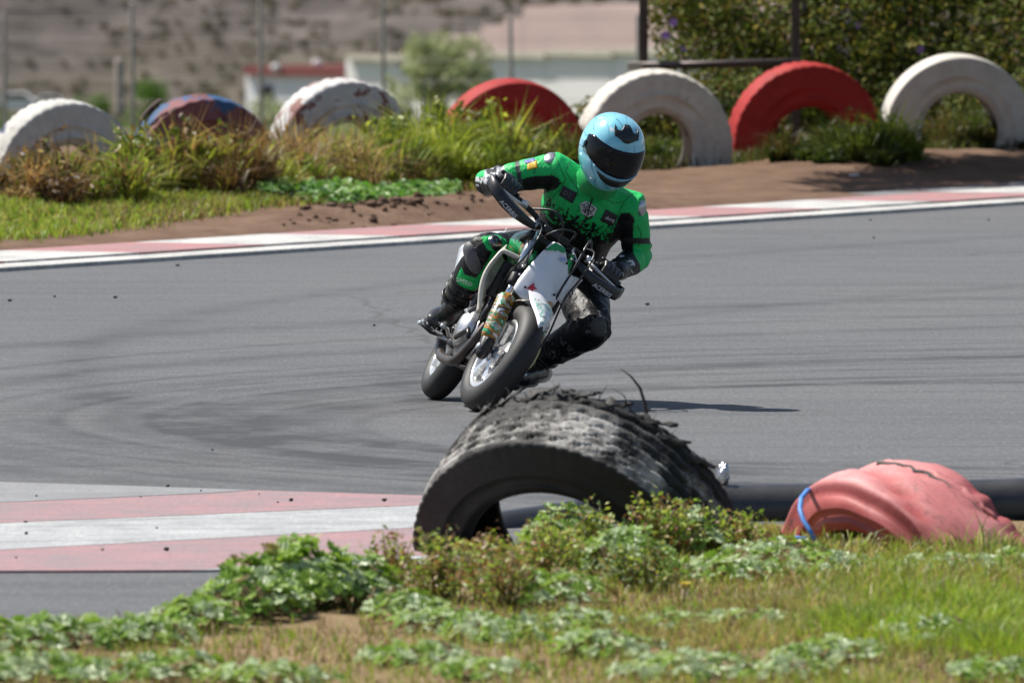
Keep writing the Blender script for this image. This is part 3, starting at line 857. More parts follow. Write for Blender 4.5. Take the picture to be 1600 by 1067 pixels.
rope([P(u, v, y) for u, v, y in ((1222, 862, 39.9), (1228, 846, 39.88), (1242, 840, 39.86), (1258, 842, 39.86), (1268, 850, 39.88), (1290, 852, 39.9), (1315, 850, 39.95))])

M_PIPE = simple('black_pipe', (0.014, 0.014, 0.015), (0.035, 0.034, 0.034), 9, 0.38, bump=0.1, spec=0.6)
pl = [P(u, v, y) for u, v, y in ((690, 852, 41.4), (805, 836, 41.6), (965, 812, 41.9), (1145, 797, 42.0), (1330, 795, 42.0), (1510, 790, 42.0), (1700, 784, 42.0), (2100, 778, 42.1))]
m = MB(); m.tube(pl, [0.088] * len(pl), 20)
o = m.build('drain_pipe', M_PIPE, origin=pl[3]); tag(o, 'long black plastic pipe lying behind the foreground tyres', 'pipe')
M_FOIL = simple('silver_foil', (0.75, 0.76, 0.78), (0.5, 0.5, 0.52), 60, 0.2, 1.0, bump=0.9, bscale=70, bdist=0.01)
c = P(1131, 741, 42.0); m = MB()
bm = bmesh.new(); bmesh.ops.create_icosphere(bm, subdivisions=3, radius=1.0)
vs = [c + Vector((q.co.x * .018, q.co.y * .02, q.co.z * .036)) * (1 + .3 * math.sin(q.co.x * 7 + q.co.z * 9) * math.sin(q.co.y * 8)) for q in bm.verts]
m.add(vs, [[q.index for q in f.verts] for f in bm.faces]); bm.free()
o = m.build('crushed_can', M_FOIL, origin=c); tag(o, 'crumpled shiny silver can stuck beside the black tyre', 'can')
# litter and rubber crumbs
M_CRUMB = simple('rubber_crumb', (0.012, 0.012, 0.013), (0.03, 0.03, 0.03), 60, 0.8)
def lump(name, c, r, mat, seed=0, flat=0.7):
    bm = bmesh.new(); bmesh.ops.create_icosphere(bm, subdivisions=2, radius=1.0); rd = random.Random(seed)
    m = MB(); ph = [rd.uniform(0, 6) for _ in range(4)]
    vs = []
    for q in bm.verts:
        k = 1 + 0.28 * math.sin(q.co.x * 3.1 + ph[0]) * math.cos(q.co.y * 2.7 + ph[1]) + 0.16 * math.sin(q.co.z * 5 + ph[2]) + rd.uniform(-.08, .08)
        vs.append(Vector((q.co.x * r * k, q.co.y * r * k, q.co.z * r * flat * k)))
    m.add(vs, [[q.index for q in f.verts] for f in bm.faces]); bm.free()
    o = m.build(name, mat); o.location = c; return o
kr = [(262, 760), (455, 782), (600, 782), (40, 816), (41, 834), (260, 859), (57, 775), (314, 767), (220, 776), (160, 859), (434, 785), (25, 871), (245, 825), (332, 703), (405, 772)]
kw = [.007, .008, .0085, .006, .007, .009, .004, .004, .004, .005, .004, .004, .004, .004, .003]
for i, ((u, v), r_) in enumerate(zip(kr, kw)):
    g = G(u, v, 0.026); tag(lump('rubber_crumb', g + Vector((0, 0, r_ * .4)), r_, M_CRUMB, i), 'small black rubber crumb lying on or beside the near kerb', 'rubber crumb', 'rubber crumbs on the near kerb')
for i, (u, v) in enumerate([(180, 466), (15, 471), (278, 416), (1012, 477), (1365, 373), (1360, 345), (1545, 345), (85, 465), (585, 510)]):
    g = G(u, v, 0.0); tag(lump('rubber_crumb', g + Vector((0, 0, .006)), .011 if i < 4 else .007, M_CRUMB, i + 40), 'small dark rubber crumb on the open asphalt', 'rubber crumb', 'rubber crumbs on the open track')
M_PAPER = simple('white_paper', (0.75, 0.75, 0.76), (0.6, 0.6, 0.62), 30, 0.8)
for u, v, r_, lab in ((1335, 274, .03, 'white scrap of litter on the brown bank near the red tyre'), (640, 873, .03, 'white scrap of paper at the foot of the black tyre'), (1408, 310, .012, 'tiny pale pebble beside the shaded bank')):
    g = G(u, v, 0.03); tag(lump('litter', g, r_, M_PAPER, int(u), 0.35), lab, 'litter')
# soil clods along the far kerb
random.seed(9)
for i in range(120):
    u = random.gauss(600, 55) if i < 80 else random.uniform(440, 760); v = 352 - (u - 600) * 0.055 + random.gauss(-8, 5.0)
    g = GZ(u, v, bank_z); z = float(bank_z(g.x, g.y)); r_ = random.uniform(.010, .034) if i < 80 else random.uniform(.006, .016)
    tag(lump('soil_clod', (g.x, g.y, z + r_ * .3), r_, M_CLOD, i + 100, 0.75), 'crumbly brown soil clod piled beside the far kerb', 'soil clod', 'soil clods along the far kerb')

# ------------------------------------------------------------------ the motorcycle, built upright, then leaned into the turn
LEAN, YAWB, STEER = R(29), R(9.5), R(9.5)
bF = Vector((math.sin(YAWB), -math.cos(YAWB), 0)); bL0 = Vector((math.cos(YAWB), math.sin(YAWB), 0)); bZ = Vector((0, 0, 1))
bU = bZ * math.cos(LEAN) + bL0 * math.sin(LEAN); bL = bL0 * math.cos(LEAN) - bZ * math.sin(LEAN)
O_B = G(737, 643) + Vector((0, 0, 0.006))
BIKE_M = Matrix(((bF.x, bL.x, bU.x, O_B.x), (bF.y, bL.y, bU.y, O_B.y), (bF.z, bL.z, bU.z, O_B.z), (0, 0, 0, 1)))
bike = empty('motorcycle'); bike.matrix_world = BIKE_M
tag(bike, 'white and green small motorcycle leaning hard into the turn', 'motorcycle')

M_BLK = simple('black_plastic', (0.012, 0.012, 0.013), (0.022, 0.022, 0.023), 30, 0.35, bump=0.06)
M_BLKM = simple('black_satin_metal', (0.016, 0.016, 0.017), (0.03, 0.028, 0.027), 40, 0.45, 0.5)
M_WPL = simple('white_plastic', (0.70, 0.71, 0.74), (0.60, 0.60, 0.60), 14, 0.28, lo=0.5, hi=0.8, coat=0.3)
M_DWPL = simple('dirty_white_plastic', (0.55, 0.52, 0.46), (0.33, 0.29, 0.23), 10, 0.45, lo=0.42, hi=0.72)
M_CHR = simple('chrome', (0.75, 0.75, 0.74), (0.6, 0.6, 0.58), 20, 0.12, 1.0)
M_ALU = simple('cast_aluminium', (0.62, 0.62, 0.63), (0.42, 0.42, 0.42), 18, 0.36, 0.85, bump=0.15, bscale=60)
M_RIM = simple('polished_rim', (0.80, 0.80, 0.80), (0.66, 0.66, 0.65), 12, 0.24, 0.75)
M_GRN = simple('green_plastic', (0.012, 0.30, 0.085), (0.010, 0.24, 0.07), 14, 0.35, coat=0.2)
M_STEEL = simple('brown_pipe_steel', (0.10, 0.08, 0.07), (0.05, 0.045, 0.042), 16, 0.4, 0.8)
M_GOLD = simple('brake_line_gold', (0.55, 0.45, 0.22), None, rough=0.35, metal=0.6)
def tyre_slick():
    n = NT('slick_tyre'); v = n.coord('Object')
    c = n.mix(n.noise(v, 14, 6, 0.65), (0.012, 0.012, 0.013), (0.030, 0.029, 0.028))
    c = n.mix(n.ramp(n.noise(v, 5, 4, 0.6), [(0.45, 0.0), (0.8, 0.5)]), c, (0.07, 0.066, 0.06))
    n.bump(n.noise(v, 120, 3), 0.15, 0.002)
    return n.base(c, 0.6, 0, 0.4)
M_SLICK = tyre_slick()
def sticker(name, stops, scale=(1, 1, 1), rot=(0, 0, 0), ns=9.0):
    n = NT(name); v = n.coord('Object', scale, rot)
    c = n.ramp(n.noise(v, ns, 2, 0.5, 1.4), stops, 'CONSTANT')
    return n.base(c, 0.3, 0, 0.5, 0.3)
M_WRAP = sticker('fork_wrap', [(0.0, (0.65, 0.66, 0.70)), (0.36, (0.02, 0.30, 0.12)), (0.43, (0.02, 0.02, 0.02)), (0.46, (0.42, 0.20, 0.03)), (0.53, (0.03, 0.025, 0.02)), (0.56, (0.62, 0.63, 0.67)), (0.63, (0.015, 0.26, 0.10)), (0.70, (0.02, 0.02, 0.02))], (0.9, 0.9, 2.6), (0.5, 0.35, 0), 11)
M_TANKG = sticker('tank_graphic', [(0.0, (0.012, 0.26, 0.075)), (0.50, (0.02, 0.02, 0.02)), (0.54, (0.36, 0.13, 0.035)), (0.60, (0.04, 0.36, 0.14)), (0.68, (0.28, 0.16, 0.06))], (1, 1, 0.6), (0, 0, 0.5), 12)
M_FENDG = sticker('fender_graphic', [(0.0, (0.66, 0.67, 0.70)), (0.50, (0.10, 0.42, 0.30)), (0.56, (0.66, 0.67, 0.70)), (0.61, (0.42, 0.22, 0.06)), (0.64, (0.05, 0.05, 0.06)), (0.67, (0.30, 0.42, 0.62))], (1, 1, 1), (0, 0, 0.4), 26)
M_ORG = sticker('orange_badge', [(0.0, (0.50, 0.20, 0.04)), (0.48, (0.03, 0.025, 0.02)), (0.54, (0.60, 0.50, 0.30)), (0.62, (0.35, 0.10, 0.03))], (1, 1, 1), (0, 0, 0), 40)

RK = R(25); HEAD = Vector((-0.235, 0, 0.62)); SAX = Vector((-math.sin(RK), 0, math.cos(RK)))
SM = Matrix.Translation(HEAD) @ Matrix.Rotation(STEER, 4, SAX) @ Matrix.Translation(-HEAD)
def B(a, b, c): return Vector((a, b, c))
def S(a, b, c): return SM @ Vector((a, b, c))
def part(m, name, mat, parent=bike): return m.build(name, mat, parent)
def steered(m):
    m.v = [SM @ p for p in m.v]; return m

# wheels
def wheel(name, c, st):
    Rr, W = 0.24, 0.110
    prof = []
    for i in range(25):
        a = math.pi * (i / 24.0) - math.pi / 2                      # round section
        y = math.sin(a) * W / 2; r = 0.178 + math.cos(a) ** 0.8 * 0.062
        prof.append((y, r))
    prof = [(-0.036, 0.153), (-0.046, 0.160)] + prof + [(0.046, 0.160), (0.036, 0.153)]
    xf = (lambda m: steered(m)) if st else (lambda m: m)
    m = MB(); m.lathe(c, (0, 1, 0), prof, 96); w = part(xf(m), name, M_SLICK)
    w['label'] = 'smooth worn black tyre on a silver rim'
    m = MB(); m.lathe(c, (0, 1, 0), [(-.042, .158), (-.046, .150), (-.044, .143), (-.034, .139), (-.022, .128), (0, .122), (.022, .128), (.034, .139), (.044, .143), (.046, .150), (.042, .158)], 96)
    part(xf(m), 'rim', M_RIM, w)
    m = MB(); m.lathe(c, (0, 1, 0), [(-.05, .008), (-.05, .026), (-.038, .03), (-.034, .05), (-.026, .05), (-.02, .026), (.02, .026), (.026, .05), (.034, .05), (.038, .03), (.05, .026), (.05, .008)], 40)
    part(xf(m), 'hub', M_ALU, w)
    for k in range(5):                                              # broad cast spokes
        a = 2 * math.pi * k / 5 + 0.35; m = MB()
        for s in (-1, 1):
            d = Vector((math.cos(a), 0, math.sin(a))); t = Vector((-math.sin(a), 0, math.cos(a)))
            q0 = c + d * 0.04 + Vector((0, s * .02, 0)); q1 = c + d * 0.128 + Vector((0, s * .022, 0))
            rows = [[q0 - t * .016 + Vector((0, -.010, 0)), q0 + t * .016 + Vector((0, -.010, 0))], [(q0 + q1) / 2 - t * .011 + Vector((0, -.010, 0)), (q0 + q1) / 2 + t * .011 + Vector((0, -.010, 0))], [q1 - t * .022 + Vector((0, -.010, 0)), q1 + t * .022 + Vector((0, -.010, 0))]]
            m.sheet(rows, th=0.018, smooth=False)
        part(xf(m), 'spoke', M_RIM, w)
    m = MB(); m.lathe(c + Vector((0, .062 if st else .058, 0)), (0, 1, 0), [(-.002, .062), (-.002, .098), (.002, .098), (.002, .062), (-.002, .062)], 60)
    part(xf(m), 'brake_disc', M_ALU, w)
    m = MB(); m.tube([c + Vector((0, -.098, 0)), c + Vector((0, .098, 0))], .009, 12, round_ends=True); part(xf(m), 'axle', M_BLKM, w)
    return w
FA, RA = B(0, 0, .24), B(-1.06, 0, .24)
wheel('front_wheel', FA, True); wheel('rear_wheel', RA, False)

# fork
def fk(t, b, fo=0.0): return B(-math.sin(RK) * t + math.cos(RK) * fo, b, .24 + math.cos(RK) * t + math.sin(RK) * fo)
for sb in (-1, 1):
    b = sb * .088
    m = MB(); m.tube([fk(.035, b), fk(.06, b), fk(.14, b), fk(.232, b), fk(.246, b)], [.030, .036, .038, .039, .033], 24); leg = part(steered(m), 'fork_leg', M_WRAP)
    leg['label'] = 'fork leg wrapped in green, orange and white stickers'
    m = MB(); m.box(fk(.008, b), (.07, .044, .07), bev=.012); m.tube([fk(.03, b), fk(-.03, b)], [.030, .026], 16, round_ends=True); m.box(fk(.03, b, -.035), (.03, .03, .05), bev=.008); part(steered(m), 'axle_clamp', M_BLKM, leg)
    m = MB(); m.tube([fk(-.012, b * 1.16), fk(-.012, b * 1.36)], [.018, .015], 6); part(steered(m), 'axle_nut', M_ALU, leg)
    m = MB(); m.tube([fk(.245, b), fk(.32, b)], .0165, 18); part(steered(m), 'stanchion', M_CHR, leg)
    m = MB(); m.tube([fk(.30, b), fk(.312, b), fk(.37, b), fk(.385, b)], [.024, .027, .027, .023], 18); part(steered(m), 'seal_collar', M_BLKM, leg)
    m = MB(); m.tube([fk(.38, b), fk(.56, b)], .021, 18); part(steered(m), 'upper_tube', M_GRN if sb > 0 else M_CHR, leg)
for t, nm in ((.365, 'lower_triple_clamp'), (.545, 'upper_triple_clamp')):
    m = MB(); x = B(math.cos(RK), 0, math.sin(RK)); m.box(fk(t, 0, -.03), (.10, .235, .03), axes=(x, Vector((0, 1, 0)), SAX), bev=.012); part(steered(m), nm, M_BLKM)
m = MB(); m.tube([HEAD - SAX * .10, HEAD + SAX * .10], .028, 18); part(m, 'steering_head', M_BLKM)

# front number plate with its side wing
pn = (S(1, 0, 0) - S(0, 0, 0)).normalized()
def PLT(y, z, bulge=0.0):
    """y left, z up along the fork; plate stands ahead of the triple clamps"""
    cy = -0.35 * y * y * 6 + bulge
    return SM @ (fk(.365 + z * 1.08, y * 1.14, .085 + cy))
pl_rows = []
outline = [(-.136, -.006, .022), (-.128, -.040, .040), (-.112, -.078, .056), (-.098, -.092, .064), (-.06, -.088, .074), (-.01, -.078, .082), (.04, -.066, .084), (.075, -.057, .074), (.11, -.046, .052), (.140, -.036, .030), (.150, -.030, .020)]
for z, y0, y1 in outline:
    pl_rows.append([PLT(y0 + (y1 - y0) * j / 12.0, z, .012 * math.sin(math.pi * j / 12.0)) for j in range(13)])
m = MB(); m.sheet(pl_rows, th=.004); plate = part(m, 'number_plate', M_WPL); plate['label'] = 'blank white front number plate'
# wing on the rider's left
m = MB(); m.sheet([[PLT(.070, -.04, .006), PLT(.10, -.035, -.01), PLT(.122, -.02, -.03)], [PLT(.074, .02, .006), PLT(.115, .03, -.015), PLT(.14, .05, -.04)], [PLT(.066, .07, .006), PLT(.118, .085, -.02), PLT(.155, .115, -.05)], [PLT(.10, .088, -.01), PLT(.135, .115, -.03), PLT(.166, .142, -.055)]], th=.004)
part(m, 'side_wing', M_WPL, plate)
def decal(poly, mat, name, off=.0035):
    m = MB(); pts = [PLT(y, z, .012 * math.sin(math.pi * min(1, max(0, (y + .08) / .158))) + off) for y, z in poly]
    c = sum(pts, Vector()) / len(pts)
    m.add(pts + [c], [[i, (i + 1) % len(pts), len(pts)] for i in range(len(pts))], smooth=False); return part(m, name, mat, plate)
M_INK = simple('dark_ink', (0.03, 0.03, 0.035), None, rough=0.5)
M_REDI = simple('red_ink', (0.45, 0.03, 0.05), None, rough=0.5)
M_BLUI = simple('blue_ink', (0.33, 0.40, 0.66), None, rough=0.5)
decal([(-.026, .146), (.014, .146), (.022, .130), (.010, .122), (-.004, .126), (-.016, .112), (-.03, .112), (-.042, .098), (-.046, .106)], M_GRN, 'green_flash')
decal([(.012, .104), (.034, .116), (.040, .106), (.024, .092), (.008, .094)], M_BLUI, 'blue_flash', .0045)
decal([(.005, -.112), (.055, -.066), (.068, -.080), (.044, -.098), (.066, -.094), (.060, -.110), (.040, -.122), (.018, -.126)], M_ORG, 'badge', .006)
decal([(-.044, -.060), (-.038, -.046), (-.032, -.060), (-.018, -.064), (-.030, -.072), (-.028, -.086), (-.04, -.078), (-.054, -.084), (-.048, -.070)], M_REDI, 'star', .005)
pm = Matrix.Translation(PLT(-.002, -.090, .022)) @ (SM.to_3x3() @ Matrix((Vector((0, 1, 0)), Vector((-math.sin(RK), 0, math.cos(RK))), Vector((math.cos(RK), 0, math.sin(RK))))).transposed()).to_4x4() @ Matrix.Rotation(R(-22), 4, 'Z')
text_obj('STF', .020, pm, M_INK, plate, shear=.3)
m = MB(); m.tube([PLT(.105, .02, .002), PLT(.122, .045, -.012), PLT(.135, .04, -.02), PLT(.126, .012, -.012), PLT(.108, .018, .002)], .0022, 6); part(m, 'wing_emblem', M_INK, plate)

# front fender: beak and underside over the tyre
def FD(s, w):
    """s 0..1 from clamp to tip, w across -1..1"""
    a = -.05 + .27 * s; c = .542 - .045 * s - .075 * s * s
    hw = (.044 + .014 * math.sin(math.pi * min(1, s * 1.2))) * (1 - max(0, (s - .45) / .55) ** 1.6 * .75)
    return S(a, w * hw, c - .016 * abs(w) ** 1.5)
m = MB(); m.sheet([[FD(i / 14.0, j / 5.0 - 1) for j in range(11)] for i in range(15)], th=.004); fend = part(m, 'front_fender', M_WPL)
m = MB(); m.sheet([[FD(.42 + .56 * i / 8.0, (j / 5.0 - 1) * .86) + (S(0, 0, 1) - S(0, 0, 0)) * .0068 for j in range(11)] for i in range(9)], th=.0015); part(m, 'fender_sticker', M_FENDG, fend)
def FR(t, w):
    a0 = R(88 + 62 * t); r = .262 - .006 * w * w
    return S(math.cos(a0) * r * 1.0, w * .060, .24 + math.sin(a0) * r - .018 * w * w)
m = MB(); m.sheet([[FR(i / 10.0, j / 4.0 - 1) for j in range(9)] for i in range(11)], th=.004); part(m, 'fender_rear', M_DWPL, fend)
for w in (-.75, .75):
    m = MB(); m.tube([FR(.55, w), S(-.10, w * .09, .60)], .010, 8); part(m, 'fender_bolt', M_BLKM, fend)

def SB(a, b, c): return S(a, b, c - .12 * b - .02)
# handlebar, grips, levers, hand guards
HB = lambda b, up=0, fo=0: SB(-.30 - .25 * max(0, abs(b) - .12) * .55 + fo, b, .80 + .02 * min(1, abs(b) / .12) + up)
m = MB(); m.tube([SB(-.30, -.34, .822), SB(-.29, -.20, .822), SB(-.285, -.11, .815), SB(-.275, -.05, .785), SB(-.275, .05, .785), SB(-.285, .11, .815), SB(-.29, .20, .822), SB(-.30, .34, .822)], .0115, 14); bar = part(m, 'handlebar', M_BLKM)
m = MB(); m.tube([SB(-.285, -.12, .813), SB(-.285, .12, .813)], .008, 10); part(m, 'crossbar', M_BLKM, bar)
m = MB(); m.box(SB(-.275, 0, .805), (.035, .13, .035), axes=(SM.to_3x3() @ Vector((1, 0, 0)), SM.to_3x3() @ Vector((0, 1, 0)), SM.to_3x3() @ Vector((0, 0, 1))), bev=.01); part(m, 'bar_pad', M_BLK, bar)
for sb in (-1, 1):
    m = MB(); m.tube([SB(-.292, sb * .215, .822), SB(-.294, sb * .222, .822), SB(-.30, sb * .335, .822), SB(-.30, sb * .345, .822)], [.021, .0165, .0165, .019], 16); part(m, 'grip', M_BLK, bar)
    m = MB(); m.box(SB(-.285, sb * .18, .822), (.035, .035, .03), bev=.008); m.tube([SB(-.255, sb * .175, .812), SB(-.235, sb * .22, .806), SB(-.228, sb * .28, .802), SB(-.232, sb * .33, .80)], [.008, .007, .006, .006], 8); part(m, 'lever', M_ALU, bar)
    # guard: curved blade outside the fingers
    cen = [(-.305, .352, .822, .016), (-.262, .362, .806, .034), (-.215, .335, .784, .040), (-.192, .285, .768, .040), (-.185, .225, .762, .036), (-.192, .165, .764, .026), (-.215, .115, .772, .018), (-.255, .085, .785, .012)]
    rows = []
    for a, b, c, hw in cen:
        rows.append([SB(a - .014 * q * q * (1 if q > 0 else .3), sb * b, c + hw * .64 * q) for q in (-1, -.6, -.2, .2, .6, 1)])
    if sb > 0: rows = [r[::-1] for r in rows]
    m = MB(); m.sheet(rows, th=.005); gd = part(m, 'hand_guard', M_BLK); gd['label'] = 'glossy black hand guard with white maker lettering'
    e1 = (SB(-.190, sb * .20, .764) - SB(-.200, sb * .31, .776)) * (1 if sb < 0 else -1); e1.normalize()
    # lettering reads from the picture's left to right
    up = SM.to_3x3() @ Vector((0, 0, 1)); fw = e1.cross(up).normalized()
    if fw.x < 0: fw = -fw
    up = fw.cross(e1).normalized()
    ctr = SB(-.1865, sb * .258, .752) + fw * .0045
    mt = Matrix((e1, up, fw)).transposed().to_4x4(); mt.translation = ctr
    text_obj('ACERBIS', .025, mt, M_WPL, gd, shear=.25)
    m = MB(); m.tube([SB(-.215, sb * .115, .772), SB(-.27, sb * .095, .80), SB(-.285, sb * .10, .815)], .009, 8); part(m, 'guard_bracket', M_ALU, gd)
# cables
for pts, mt in (([S(-.27, .16, .82), S(-.16, .10, .84), S(-.09, .075, .80), S(-.055, .070, .70), S(-.06, .072, .60), S(-.08, .09, .50), S(-.05, .10, .40)], M_BLK),
                ([S(-.28, -.15, .82), S(-.20, -.08, .86), S(-.18, -.02, .82), S(-.22, .02, .72)], M_BLK),
                ([S(-.10, .105, .46), S(-.06, .13, .36), S(-.02, .125, .28), S(.0, .10, .24)], M_GOLD)):
    m = MB(); m.tube(smooth_path(pts), .0050, 8); part(m, 'cable', mt)

# tank, seat, shrouds, tail
m = MB()
m.tube([B(-.30, 0, .66), B(-.36, 0, .70), B(-.46, 0, .695), B(-.56, 0, .655), B(-.62, 0, .62)], [(.06, .05), (.105, .07), (.12, .085), (.09, .06), (.06, .03)], 20, hint=(0, 1, 0), round_ends=True)
part(m, 'fuel_tank', M_TANKG)
m = MB(); m.tube([B(-.44, 0, .755), B(-.44, 0, .785)], [.026, .022], 16); part(m, 'tank_cap', M_BLK)
m = MB(); m.tube([B(-.50, 0, .665), B(-.62, 0, .655), B(-.80, 0, .655), B(-.95, 0, .68), B(-1.08, 0, .70)], [(.06, .03), (.085, .035), (.10, .038), (.10, .035), (.06, .02)], 18, hint=(0, 1, 0), round_ends=True); part(m, 'seat', M_BLK)
m = MB(); m.sheet([[B(-.85 - .42 * i / 8.0, (j / 4.0 - 1) * (.09 - .02 * i / 8.0), .655 + .10 * i / 8.0 - .03 * abs(j / 4.0 - 1) ** 2) for j in range(9)] for i in range(9)], th=.004); part(m, 'rear_fender', M_WPL)
for sb in (-1, 1):
    def SH(i, j):
        t = i / 8.0; q = j / 6.0
        top = B(-.195 - .36 * t, .165 - .06 * t, .625 + .05 * t); bot = B(-.165 - .26 * t, .150 - .06 * t, .395 + .20 * t)
        p = bot + (top - bot) * q; p.y += .028 * math.sin(math.pi * q); p.y -= (.055 if sb > 0 else 0)
        return B(p.x, sb * p.y, p.z)
    rows = [[SH(i, j) for j in range(7)] for i in range(9)]
    if sb > 0: rows = [r[::-1] for r in rows]
    m = MB(); m.sheet(rows, th=.004); shr = part(m, 'radiator_shroud', M_DWPL)
    shr['label'] = 'dusty off-white radiator shroud'
    fr = [B(-.192, sb * .09, .632), B(-.188, sb * (.14 if sb < 0 else .10), .628), SH(0, 6), SH(0, 5), SH(0, 4), SH(0, 3), SH(0, 2), SH(0, 1), SH(0, 0), B(-.150, sb * (.140 if sb < 0 else .09), .36)]
    fr = [B(p.x, sb * abs(p.y), p.z) for p in fr]
    fr = smooth_path(fr, 3); m = MB(); m.tube(fr, [.010] * len(fr), 8); part(m, 'shroud_edge', M_DWPL if sb < 0 else M_BLK, shr)
    m = MB(); m.box(B(-.22, sb * .095, .52), (.035, .085, .16), bev=.008); part(m, 'radiator', M_BLKM, shr)
    m = MB(); m.tube([B(-.23, sb * .10, .44), B(-.20, sb * .105, .43), B(-.19, sb * .11, .36), B(-.26, sb * .08, .30)], .012, 8); part(m, 'coolant_hose', M_BLK, shr)
    m = MB(); m.sheet([[B(-.70 - .35 * i / 5.0, sb * (.11 - .01 * i), .50 + .03 * i + .11 * j / 3.0) for j in range(4)] for i in range(6)], th=.004); part(m, 'side_panel', M_WPL)
# frame
def bars(name, segs, r, mat):
    m = MB()
    for s in segs: m.tube([B(*p) for p in s], r, 10)
    return part(m, name, mat)
bars('frame', [[(-.26, 0, .58), (-.33, -.05, .40), (-.36, -.06, .22), (-.45, -.06, .16), (-.68, -.06, .16)], [(-.26, 0, .58), (-.33, .05, .40), (-.36, .06, .22), (-.45, .06, .16), (-.68, .06, .16)],
               [(-.25, 0, .66), (-.45, .04, .60), (-.66, .06, .52), (-.70, .06, .30), (-.66, .06, .17)], [(-.25, 0, .66), (-.45, -.04, .60), (-.66, -.06, .52), (-.70, -.06, .30), (-.66, -.06, .17)],
               [(-.60, .05, .56), (-.85, .06, .63), (-1.05, .05, .66)], [(-.60, -.05, .56), (-.85, -.06, .63), (-1.05, -.05, .66)]], .015, M_BLKM)
bars('swing_arm', [[(-.66, -.075, .29), (-.85, -.085, .26), (-1.08, -.085, .24)], [(-.66, .075, .29), (-.85, .085, .26), (-1.08, .085, .24)], [(-.74, -.08, .275), (-.74, .08, .275)]], .020, M_ALU)
m = MB()
m.tube([B(-.66, 0, .52), B(-.76, 0, .34)], .014, 12)
for i in range(9):
    q = B(-.66, 0, .52).lerp(B(-.76, 0, .34), .1 + .8 * i / 8.0); m.lathe(q, B(-.10, 0, -.18), [(-.006, .022), (0, .031), (.006, .022)], 20)
part(m, 'shock_absorber', M_REDI)
# engine
m = MB(); m.box(B(-.52, 0, .27), (.26, .17, .19), bev=.035); m.tube([B(-.40, -.07, .27), B(-.40, .07, .27)], .085, 24, round_ends=False); eng = part(m, 'engine', M_ALU)
m = MB(); m.lathe(B(-.50, -.085, .30), (0, -1, 0), [(0, .095), (.022, .092), (.034, .080), (.038, .05), (.046, .045), (.048, .0)], 40); part(m, 'clutch_cover', M_ALU, eng)
m = MB(); m.lathe(B(-.60, .085, .28), (0, 1, 0), [(0, .08), (.02, .078), (.035, .062), (.037, .0)], 32); part(m, 'stator_cover', M_ALU, eng)
for i in range(9):
    m = MB(); q = B(-.40, 0, .35).lerp(B(-.33, 0, .50), i / 8.0)
    ax = B(.07, 0, .15).normalized(); m.box(q, (.13, .15, .006), axes=(ax.cross(Vector((0, 1, 0))).normalized() * -1, Vector((0, 1, 0)), ax), bev=.002); part(m, 'cooling_fin', M_BLKM, eng)
m = MB(); q = B(-.325, 0, .525); m.box(q, (.12, .13, .05), axes=(ax.cross(Vector((0, 1, 0))).normalized() * -1, Vector((0, 1, 0)), ax), bev=.015); part(m, 'cylinder_head', M_ALU, eng)
for y0, z0 in ((-.128, .36), (-.130, .24)):
    m = MB(); m.tube([B(-.42, y0, z0), B(-.30, y0 + .01, z0 + .05), B(-.26, y0 + .02, z0 + .02)], .010, 8); part(m, 'engine_hose', M_BLK, eng)
ex_pts = smooth_path([B(-.30, -.03, .47), B(-.225, -.06, .42), B(-.19, -.085, .32), B(-.20, -.10, .22), B(-.27, -.11, .155), B(-.40, -.12, .145), B(-.58, -.125, .16), B(-.72, -.13, .24), B(-.86, -.13, .42)], 5)
m = MB(); m.tube(ex_pts, [.017 + .006 * k / len(ex_pts) for k in range(len(ex_pts))], 16)
exh = part(m, 'exhaust_pipe', M_STEEL)
m = MB(); m.tube([B(-.84, -.13, .40), B(-.88, -.13, .45), B(-1.14, -.13, .60), B(-1.17, -.13, .615)], [.025, .045, .045, .03], 20); part(m, 'muffler', M_ALU, exh)
for sb in (-1, 1):
    m = MB(); m.box(B(-.66, sb * .20, .232), (.045, .11, .018), bev=.006); m.tube([B(-.66, sb * .08, .215), B(-.66, sb * .155, .228)], .012, 8)
    for k in range(5): m.box(B(-.66 + .0, sb * (.16 + k * .02), .246), (.05, .005, .012))
    fp = part(m, 'foot_peg', M_ALU)
    m = MB(); m.tube([B(-.64, sb * .11, .24), B(-.52, sb * .14, .235), B(-.46, sb * .17, .255), B(-.455, sb * .20, .258)], [.008, .008, .008, .009], 8); part(m, 'pedal', M_ALU, fp)
m = MB(); m.box(B(-.44, 0, .15), (.28, .12, .012), bev=.005); part(m, 'skid_plate', M_BLKM)
m = MB(); m.tube([B(-.66, .088, .255), B(-1.06, .088, .195)], .006, 6); m.tube([B(-.66, .088, .325), B(-1.06, .088, .285)], .006, 6); part(m, 'chain', M_STEEL)
m = MB(); m.lathe(B(-1.06, .088, .24), (0, 1, 0), [(-.003, .05), (-.003, .075), (.003, .075), (.003, .05)], 40); part(m, 'sprocket', M_STEEL)

